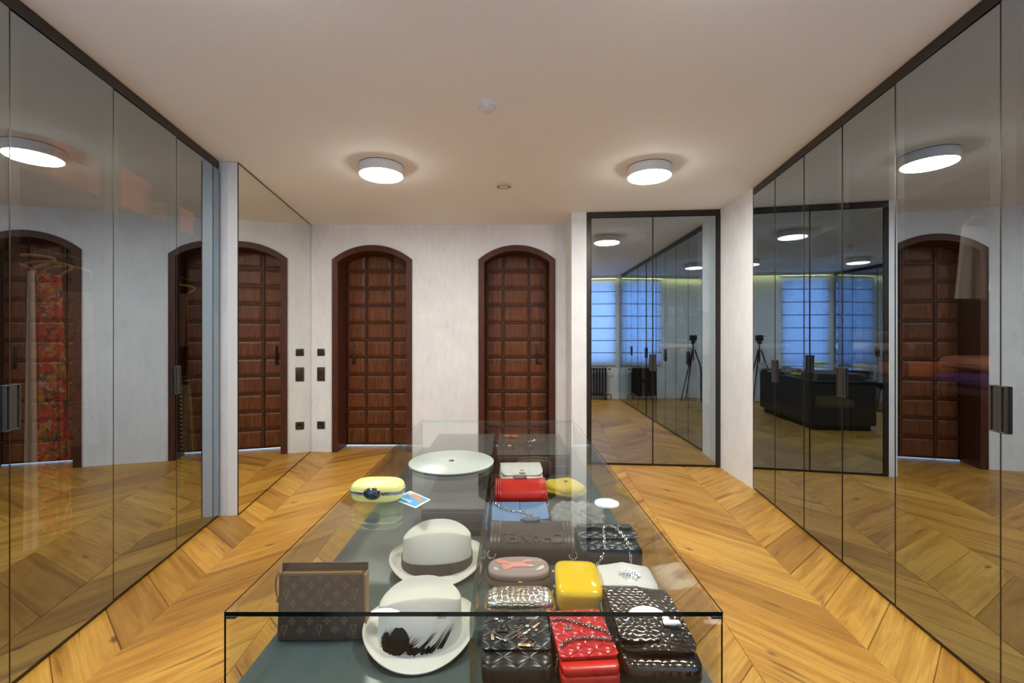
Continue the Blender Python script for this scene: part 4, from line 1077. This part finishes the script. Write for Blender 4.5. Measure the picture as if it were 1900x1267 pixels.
for rr in (0.004, 0.008, 0.012):
    MB().tube([(0.050+rr*math.cos(a_), 0.022+rr*0.8*math.sin(a_), zz(0.050+rr*math.cos(a_), 0.022+rr*0.8*math.sin(a_))+0.0006) for a_ in [2*PI*k/20 for k in range(20)]], 0.0007, 5, closed=True).build('swirl_print', 'cream_print', b_)
MB().sell(0.007,0.003,0.0025,1,1,12,6,T(0.002,-0.055,0.026)).build('clasp', 'gold', b_, smooth=180)
# yellow hard clutch
b_ = item('clutch_bag', 'glossy yellow hard box clutch in the middle of the bags', 'clutch', 0.170, 1.092, -0.06)
MB().sell(0.055, 0.078, 0.017, 0.32, 0.36, 56, 16, T(0,0,0.0172)).build('lower_shell', 'enamel_yellow', b_, smooth=180)
MB().sell(0.056, 0.079, 0.024, 0.55, 0.36, 56, 20, T(0,0,0.0345)).build('upper_shell', 'enamel_yellow', b_, smooth=180)
for s in (-1, 1): MB().sell(0.004,0.004,0.004,1,1,10,8,T(-0.0575,0.02+0.034*s,0.030)).build('hinge_knob', 'silver_chain', b_, smooth=180)
MB().chain(smooth_path([(-0.06,0.01,0.008),(-0.066,-0.04,0.006),(-0.050,-0.082,0.005),(0,-0.092,0.005),(0.045,-0.086,0.005),(0.062,-0.04,0.006)],8),0.008,0.0012,0.003).build('strap_chain', 'gold', b_, smooth=60)
# white clutch with crystal brooch
b_ = item('clutch_bag', 'white snakeskin clutch with a crystal brooch', 'clutch', 0.297, 1.125, -0.04); b_.scale = (0.96, 0.96, 1)
MB().sell(0.072, 0.062, 0.020, 0.4, 0.25, 48, 16, T(0,0,0.0203), fn=lambda p: (p.x, p.y, p.z+(0.004*math.cos(p.x*60) if p.z > 0 else 0))).build('body', 'python_white', b_, smooth=180)
q = MB()
for k in range(46):
    a_ = k*2.39996; rr = 0.0055*math.sqrt(k*0.62); q.sell(0.0036,0.0036,0.0030,1,1,6,4,T(0.006+rr*math.cos(a_),-0.012+rr*math.sin(a_),0.047-0.00018*k+0.001*(k%3)))
q.build('crystals', 'crystal', b_)
MB().lathe([(0.001,0.0),(0.024,0.0),(0.022,0.003),(0.001,0.004)],24,(0.006,-0.012,0.0405)).build('brooch_setting', 'silver_chain', b_, smooth=40)
# silver hex clutch
b_ = item('clutch_bag', 'silver metallic clutch with honeycomb relief in front of the bird clutch', 'clutch', 0.026, 1.022, 0.02)
MB().sell(0.078, 0.036, 0.026, 0.5, 0.45, 56, 20, T(0,0,0.0262)).build('shell', 'silver_hex', b_, smooth=180)
e = 0.45
MB().tube([(0.0792*math.copysign(abs(math.cos(a_))**e,math.cos(a_)), 0.0372*math.copysign(abs(math.sin(a_))**e,math.sin(a_)), 0.0262) for a_ in [2*PI*k/64+0.01 for k in range(64)]], 0.0022, 6, closed=True).build('rim', 'gold', b_, smooth=60)
MB().sell(0.010,0.004,0.004,1,1,12,6,T(0.0,0.0,0.0535)@RZ(0.5)).build('bow_clasp', 'gold', b_, smooth=180)
# black bag with charms
b_ = item('handbag', 'black quilted flap bag covered in small metal charms', 'handbag', 0.016, 0.884, 0.0); b_.scale = (0.90, 0.75, 0.66)
MB().sell(0.074, 0.112, 0.034, 0.35, 0.22, 56, 18, T(0,0,0.0345)).build('body', 'leather_black', b_, smooth=180)
fl = flap([(0.111,0.03),(0.106,0.066),(0.06,0.0745),(-0.03,0.0745),(-0.062,0.071)], 0.072, 0.006, 0.010); fl.build('flap', 'leather_black', b_, smooth=60)
MB().rbox(-0.045,-0.019,-0.005,0.030,0.0775,0.084,0.004,2).build('clasp_tab', 'leather_black', b_, smooth=40)
MB().rbox(-0.039,-0.025,0.006,0.022,0.0845,0.0875,0.0015,1).build('turn_lock', 'gunmetal', b_, smooth=40); MB().rbox(-0.035,-0.029,0.009,0.019,0.0878,0.089,0.001,1).build('turn_lock', 'croc_edge', b_)
def charm(name, x, y, rz, m_, shape):
    z = 0.0785 if y > -0.055 else 0.0705
    q = MB(); M = T(x,y,z)@RZ(rz)
    if shape == 'bar': q.rbox(-0.003,0.003,-0.014,0.014,0,0.002,0.0008,1,M)
    elif shape == 'tag': q.rbox(-0.013,0.013,-0.0055,0.0055,0,0.002,0.0008,1,M); q.torus(0.003,0.0008,M@T(0.017,0,0.001),10,4)
    elif shape == 'flower':
        for k in range(5): q.sell(0.0035,0.0025,0.0015,1,1,8,5,M@RZ(k*2*PI/5)@T(0.0045,0,0.001))
    elif shape == 'loop':
        q.tube([M@Vector(p) for p in smooth_path([(-0.010,-0.012,0.0012),(-0.004,0.0,0.0012),(0.006,0.012,0.0012),(0.010,0.005,0.0012),(0.002,-0.002,0.0012),(0.008,-0.010,0.0012)],5)],0.0016,6)
    elif shape == 'stone': q.sell(0.006,0.005,0.004,1,1,10,6,M@T(0,0,0.001))
    elif shape == 'swirl': q.tube([M@Vector(((0.001+0.0011*k)*math.cos(k*0.7),(0.001+0.0011*k)*math.sin(k*0.7)*0.8,0.0012)) for k in range(10)],0.0012,6)
    q.build(name, m_, b_, smooth=60)
for a_ in ((-0.012,0.060,0,'gunmetal','flower'),(0.012,0.050,0.4,'gunmetal','swirl'),(0.000,0.020,0.2,'rose_gold','swirl'),(0.025,0.020,0,'silver_chain','stone'),(0.018,0.035,-0.5,'gunmetal','loop'),(0.045,0.025,-0.6,'rose_gold','bar'),(0.044,0.002,0.4,'gunmetal','stone'),(0.024,0.000,-0.6,'silver_chain','bar'),(0.002,-0.020,-0.2,'rose_gold','loop'),(0.030,-0.022,1.1,'gunmetal','loop'),(0.030,-0.044,0.3,'rose_gold','swirl'),(0.016,-0.052,-0.15,'rose_gold','tag'),(-0.052,-0.020,0.1,'rose_gold','bar'),(-0.034,-0.030,0.9,'silver_chain','bar'),(-0.048,-0.048,0,'gunmetal','swirl'),(-0.032,-0.050,0.5,'gunmetal','loop'),(-0.045,0.050,0,'silver_chain','stone'),(-0.034,0.042,0,'gunmetal','flower'),(-0.040,0.070,0.4,'gunmetal','swirl'),(0.045,0.060,0,'silver_chain','flower')):
    charm('charm', *a_)
# red quilted wallet with chain
b_ = item('handbag', 'red quilted leather wallet bag wrapped in its dark chain', 'handbag', 0.145, 0.886, 0.07); b_.scale = (0.92, 0.80, 0.85)
MB().sell(0.060, 0.104, 0.014, 0.3, 0.16, 48, 12, T(0,0,0.0143)).build('body', 'leather_red', b_, smooth=180)
MB().sell(0.059, 0.103, 0.010, 0.3, 0.16, 48, 12, T(0,0,0.036)).build('pocket_layer', 'leather_red', b_, smooth=180)
flap([(0.104,0.016),(0.103,0.044),(0.075,0.0535),(-0.05,0.0535),(-0.078,0.051)], 0.060, 0.006, 0.008).build('flap', 'leather_red_quilt', b_, smooth=60)
MB().rbox(-0.032,-0.018,0.010,0.026,0.0572,0.0605,0.0015,1).build('turn_lock', 'silver_chain', b_, smooth=40)
MB().rbox(-0.028,-0.022,0.013,0.023,0.0608,0.062,0.001,1).build('turn_lock', 'gunmetal', b_)
MB().chain(smooth_path([(-0.066,0.010,0.02),(-0.060,0.036,0.054),(-0.048,0.050,0.061),(-0.02,0.043,0.061),(0.02,0.018,0.061),(0.052,-0.006,0.061),(0.064,-0.020,0.050)],8),0.010,0.0017,0.0040).build('strap_chain', 'gunmetal', b_, smooth=60)
MB().chain(smooth_path([(-0.066,-0.064,0.02),(-0.058,-0.054,0.052),(-0.04,-0.036,0.061),(-0.01,-0.026,0.061),(0.03,-0.030,0.061),(0.056,-0.036,0.060),(0.066,-0.030,0.045)],8),0.010,0.0017,0.0040).build('strap_chain', 'gunmetal', b_, smooth=60)
MB().chain(smooth_path([(-0.066,0.010,0.02),(-0.074,0.020,0.03),(-0.072,0.040,0.04),(-0.062,0.050,0.05)],8),0.010,0.0017,0.0040).build('strap_chain', 'gunmetal', b_, smooth=60)
MB().torus(0.008,0.0014,T(-0.066,-0.064,0.018)@RY(1.2),18,6).build('strap_ring', 'gunmetal', b_, smooth=180)
# crocodile bag
b_ = item('handbag', 'dark brown glossy crocodile leather flap bag at the front corner', 'handbag', 0.287, 0.928, -0.03); b_.scale = (1.0, 0.88, 0.80)
MB().sell(0.074, 0.140, 0.026, 0.35, 0.22, 56, 18, T(0,0,0.0263)).build('body', 'croc_brown', b_, smooth=180)
fl = flap([(0.140,0.022),(0.136,0.052),(0.09,0.064),(0.02,0.066),(-0.06,0.063),(-0.112,0.058)], 0.073, 0.010, 0.030, 18)
fl.v = [(x, y, z+0.004*math.cos(x*45)) for x, y, z in fl.v]; fl.build('flap', 'croc_brown', b_, smooth=60)
fl = flap([(0.137,0.060),(0.10,0.074),(0.02,0.077),(-0.05,0.074),(-0.092,0.069)], 0.040, 0.007, 0.020, 14)
fl.v = [(x-0.030, y, z) for x, y, z in fl.v]; fl.build('front_tab', 'croc_brown', b_, smooth=60)
MB().rbox(-0.002,0.034,-0.012,0.006,0.0785,0.084,0.002,1,T(0.026,-0.030,-0.006)).build('clasp', 'chrome', b_, smooth=40); MB().rbox(0.004,0.018,0.008,0.040,0.0745,0.079,0.002,1,T(0.026,-0.030,-0.006)).build('clasp_strap', 'chrome', b_, smooth=40)
MB().tube(smooth_path([(-0.062,0.13,0.03),(-0.080,0.09,0.045),(-0.082,0.03,0.04),(-0.076,-0.03,0.035),(-0.070,-0.075,0.05),(-0.062,-0.115,0.03)],8),0.0035,8).build('shoulder_strap', 'croc_edge', b_, smooth=180)
MB().rbox(-0.076,-0.064,-0.070,-0.064,0.044,0.056,0.001,1).build('strap_buckle', 'chrome', b_)

# ------------------------------------------------------------------ things behind the smoked glass
def wl_pt(y, d): # point d metres behind the left wardrobe doors
    n = nl; return (LX(y)-d/n, y-0.162*d/n)
def wr_pt(y, d): n = nr; return (RXX(y)+d/n, y-0.1446*d/n)
AL = math.atan2(1, -0.162); AR = math.atan2(-1, -0.1446)
def rail_in(w_, xa, xb, z, d=0.30): MB().tube([(xa,d,z),(xb,d,z)],0.011,10).build('hanging_rail', 'bronze_handle', w_, smooth=60)
rail_in(wl, 0.03, (2.83+0.4)*nl-0.02, 1.78, 0.25); rail_in(wl, (2.83+0.4)*nl, (3.39+0.4)*nl-0.03, 1.78, 0.15); MB().box((2.83+0.4)*nl-0.019, (2.83+0.4)*nl-0.001, 0.06, 0.56, 0.05, 2.06).build('partition', 'carcass', wl); rail_in(wr, 1.9, 3.2, 1.98)
def drape(nm, m_, parent, w0, w1, z0, z1, th, waves=5, amp=0.012, seedv=0.0):
    n, rws = 40, 16; pts = []
    for j in range(rws):
        u = j/(rws-1); ww = w0+(w1-w0)*u; z = z0+(z1-z0)*u
        for i in range(n):
            a_ = 2*PI*i/n; x = ww*math.copysign(abs(math.cos(a_))**0.7, math.cos(a_)); y = (th+amp*u*math.sin(waves*a_*2+seedv))*math.sin(a_)+amp*u*math.sin(x/max(ww,0.01)*waves+seedv)
            pts.append((x, y, z))
    q = MB().grid(pts, rws, n, cv=True); o = (rws-1)*n
    q.f.append(tuple(range(n-1,-1,-1))); q.m.append(0); q.f.append(tuple(o+k for k in range(n))); q.m.append(0)
    return q.build(nm, m_, parent, smooth=60)
def hanger(parent, z, w_=0.19, m_='hanger_wood'):
    q = MB(); q.tube(smooth_path([(-w_,0,z-0.10),(-0.08,0,z-0.06),(0,0,z-0.045),(0.08,0,z-0.06),(w_,0,z-0.10)],6),0.008,8); q.build('hanger', m_, parent, smooth=60)
    MB().tube([(0,0,z-0.05),(0,0,z-0.015)]+[(0.0,0.016*math.sin(a_),z+0.0+0.016-0.016*math.cos(a_)-0.002) for a_ in [0.4*k for k in range(1,11)]],0.002,6).build('hook', 'chrome', parent, smooth=60)
def garment(label, cat, pt, ang, m_, z0, z1, w0, w1, th, **kw):
    g = thing('hanging_garment', label, cat, (pt[0], pt[1], 0), ang)
    hanger(g, 1.775 if kw.get('zr') is None else kw['zr'], w0*0.98)
    drape('cloth', m_, g, w0, w1, z0, z1, th, kw.get('waves',5), kw.get('amp',0.012), kw.get('seed',0.0))
    return g
ga = AL+PI/2
garment('colourful floral dress hanging behind the left glass door', 'dress', wl_pt(2.22, 0.24), ga+0.45, 'cloth_floral', 1.67, 0.40, 0.045, 0.085, 0.03, waves=6, amp=0.02)
garment('brown paisley blouse hanging beside the floral dress', 'blouse', wl_pt(2.36, 0.26), ga+0.5, 'cloth_paisley', 1.60, 0.80, 0.09, 0.12, 0.035, waves=4)
garment('long cream scarf hanging at the left of the floral dress', 'scarf', wl_pt(2.02, 0.16), ga+0.3, 'cloth_cream', 1.66, 0.42, 0.012, 0.020, 0.010, waves=2)
garment('dark brown trousers hanging behind the last left glass door', 'trousers', wl_pt(3.17, 0.15), ga+0.6, 'cloth_brown', 1.67, 1.30, 0.045, 0.050, 0.02, waves=4)
def skirt(label, pt, m_, z0, z1, w0, w1):
    g = thing('hanging_skirt', label, 'skirt', (pt[0], pt[1], 0), ga+0.6)
    drape('cloth', m_, g, w0, w1, z0, z1, 0.025, 5, 0.015)
    MB().rbox(-w0,w0,-0.012,0.012,z0,z0+0.02,0.004,1).build('waistband', m_, g)
    for sx in (-1, 1): MB().rbox(sx*w0*0.7-0.006, sx*w0*0.7+0.006, -0.014, 0.014, z0+0.02, z0+0.05, 0.003, 1).build('clip', 'chrome', g)
    MB().tube([(-w0*0.8,0,z0+0.052),(w0*0.8,0,z0+0.052)],0.005,6).build('hanger_bar', 'hanger_wood', g)
MB().tube([((2.83+0.4)*nl,0.15,1.075),((3.39+0.4)*nl-0.03,0.15,1.075)],0.010,8).build('hanging_rail', 'bronze_handle', wl, smooth=60)
skirt('striped skirt hanging on the low rail of the left wardrobe', wl_pt(3.13, 0.15), 'cloth_stripe', 1.0, 0.30, 0.025, 0.040)
skirt('olive beige skirt hanging next to the striped skirt', wl_pt(3.24, 0.16), 'cloth_olive', 1.0, 0.36, 0.035, 0.085)
def obox(label, pt, ang, z, w_, d_, h_):
    o = thing('storage_box', label, 'box', (pt[0], pt[1], z), ang)
    MB().rbox(-w_/2,w_/2,-d_/2,d_/2,0.0005,h_*0.72,0.003,1).build('body', 'cloth_orange', o); MB().rbox(-w_/2-0.004,w_/2+0.004,-d_/2-0.004,d_/2+0.004,h_*0.72+0.0005,h_,0.003,1).build('lid', 'cloth_orange', o)
obox('orange box on the left wardrobe shelf farthest from the white post', wl_pt(2.22, 0.28), AL, 2.08, 0.30, 0.34, 0.20)
obox('middle orange box of the three on the left wardrobe shelf', wl_pt(2.66, 0.28), AL, 2.08, 0.26, 0.32, 0.24)
obox('orange box on the left wardrobe shelf nearest the white post', wl_pt(3.12, 0.26), AL, 2.08, 0.28, 0.30, 0.18)
# right wardrobe shelves and folded things
for z in (0.55, 1.12): MB().box(0.02, 3.2, 0.06, 0.56, z, z+0.02).build('shelf', 'carcass', wr)
for xx in (0.437*nr, 1.331*nr, 2.324*nr): MB().box(xx-0.009, xx+0.009, 0.06, 0.56, 0.05, 1.12).build('partition', 'carcass', wr)
def folded(label, pt, z, ang, m_, w_=0.34, d_=0.28, h_=0.05):
    g = thing('folded_garment', label, 'folded clothing', (pt[0], pt[1], z), ang)
    MB().sell(w_/2, d_/2, h_/2, 0.5, 0.25, 40, 12, T(0,0,h_/2+0.0005), fn=lambda p: (p.x, p.y, p.z+0.003*math.sin(p.x*30)*(p.z > h_/2))).build('cloth', m_, g, smooth=180)
    MB().tube([(-w_*0.46,-d_*0.485,h_*0.5),(0,-d_*0.5,h_*0.5),(w_*0.46,-d_*0.485,h_*0.5)],0.0035,6).build('fold_edge', m_, g, smooth=60)
folded('purple folded blanket on the middle shelf of the right wardrobe', wr_pt(1.98, 0.30), 1.14, AR, 'cloth_purple', 0.46, 0.36, 0.07)
folded('pink folded sweater lying on the purple blanket', wr_pt(2.02, 0.30), 1.2106, AR, 'cloth_pink', 0.36, 0.32, 0.07)
folded('orange folded sweater on the middle shelf of the right wardrobe', wr_pt(2.46, 0.30), 1.14, AR, 'cloth_orange', 0.36, 0.32, 0.09)
for k, (lb, m_) in enumerate((('cream folded sweater at the bottom of the pile in the right wardrobe', 'cloth_cream'), ('brown folded sweater second in the pile in the right wardrobe', 'cloth_brown'), ('white folded sweater third in the pile in the right wardrobe', 'cloth_white'), ('olive folded sweater on top of the pile in the right wardrobe', 'cloth_olive'))):
    folded(lb, wr_pt(2.90, 0.30), 1.14+k*0.0655, AR, m_, 0.34, 0.30, 0.065)
folded('dark folded sweater on the low shelf of the right wardrobe', wr_pt(2.0, 0.30), 0.57, AR, 'cloth_brown', 0.40, 0.34, 0.16)
gr_ = AR+PI/2
garment('cream blouse hanging behind the right glass door', 'blouse', wr_pt(1.96, 0.30), gr_+0.5, 'cloth_cream', 1.87, 1.56, 0.15, 0.19, 0.03, zr=1.975)
garment('white shirt hanging beside the cream blouse', 'shirt', wr_pt(2.14, 0.30), gr_+0.5, 'cloth_white', 1.87, 1.54, 0.15, 0.19, 0.03, zr=1.975, seed=1.0)
# framed wardrobe shelves
for z in (0.6, 1.15, 1.62): MB().box(0.02, wb_w-0.02, 0.06, 0.53, z, z+0.018).build('shelf', 'carcass', wb)
def wb_pt(u, v): return PB(0.158+u, v)
for k, (lb, m_) in enumerate((('brown folded sweater under the others in the framed wardrobe', 'cloth_brown'), ('cream folded sweater in the middle of the framed wardrobe pile', 'cloth_cream'), ('dark folded sweater on top of the framed wardrobe pile', 'cloth_dark'))):
    folded(lb, wb_pt(0.98, 0.28), 1.168+k*0.0655, ab, m_, 0.34, 0.30, 0.065)
folded('olive folded sweater alone on the low shelf of the framed wardrobe', wb_pt(0.40, 0.28), 0.618, ab, 'cloth_olive', 0.36, 0.32, 0.12)

# ------------------------------------------------------------------ behind the camera, seen in the reflections
def radiator(label, x):
    r_ = thing('radiator', label, 'radiator', (x, YR+0.14, 0), group='cast iron radiators under the blinds')
    n = 9; wd = 0.062
    for k in range(n):
        xx = (k-(n-1)/2)*wd; q = MB()
        for yy in (-0.045, 0.045): q.tube([(xx,yy,0.10),(xx,yy,0.16),(xx,yy,0.60),(xx,yy,0.66)],[0.026,0.018,0.018,0.026],10)
        q.sell(0.030,0.075,0.035,0.8,0.8,16,10,T(xx,0,0.665)); q.sell(0.030,0.075,0.035,0.8,0.8,16,10,T(xx,0,0.115))
        if k in (0, n-1):
            for yy in (-0.045, 0.045): q.tube([(xx,yy,0.001),(xx,yy,0.10)],[0.022,0.014],8)
        q.build('column', 'black_iron', r_, smooth=60)
    MB().tube([(n/2*wd-0.02,0,0.115),(n/2*wd+0.07,0,0.115),(n/2*wd+0.09,0,0.09),(n/2*wd+0.09,0,0.002)],0.012,8).build('pipe', 'black_iron', r_, smooth=60)
    MB().sell(0.03,0.02,0.02,0.8,1,12,8,T(n/2*wd+0.055,0,0.665)).build('valve', 'antique_brass', r_, smooth=60)
radiator('black cast iron radiator under the blind near the right wardrobe', 1.02)
radiator('black cast iron radiator under the blind near the left wardrobe', -1.04)
be = thing('bench', 'low dark blue padded bench with slim metal legs', 'bench', (-1.05, 0.55, 0), 0.16)
MB().rbox(-0.22,0.22,-0.38,0.38,0.37,0.47,0.03,3).build('seat_cushion', 'cloth_dark', be, smooth=40)
MB().rbox(-0.20,0.20,-0.36,0.36,0.345,0.3695,0.004,1).build('seat_frame', 'carcass_dark', be)
for sx in (-1,1):
    for sy in (-1,1): MB().tube([(sx*0.185,sy*0.34,0.345),(sx*0.205,sy*0.365,0.001)],[0.014,0.008],8).build('leg', 'chrome', be, smooth=60)
tp = thing('camera_tripod', 'black camera on a tripod in front of the rear wall', 'tripod', (0, -0.11, 0))
for k in range(3):
    a_ = PI/2+k*2*PI/3+PI; ex = (0.42*math.cos(a_), 0.30*math.sin(a_))
    q = MB(); q.tube([(0.03*math.cos(a_),0.03*math.sin(a_),1.10),(ex[0]*0.5,ex[1]*0.5,0.56)],0.014,8); q.tube([(ex[0]*0.5,ex[1]*0.5,0.58),(ex[0],ex[1],0.002)],0.010,8); q.build('leg', 'black_iron', tp, smooth=60)
MB().tube([(0,0,0.85),(0,0,1.22)],0.014,10).build('centre_column', 'black_iron', tp, smooth=60)
MB().rbox(-0.035,0.035,-0.035,0.035,1.22,1.285,0.01,2).build('head', 'black_iron', tp, smooth=40)
cb = MB().rbox(-0.072,0.072,-0.045,0.030,1.286,1.405,0.012,2).build('camera_body', 'black_iron', tp, smooth=40)
MB().tube([(0,0.03,1.366),(0,0.085,1.366)],0.036,24).build('lens', 'black_iron', cb, smooth=60)
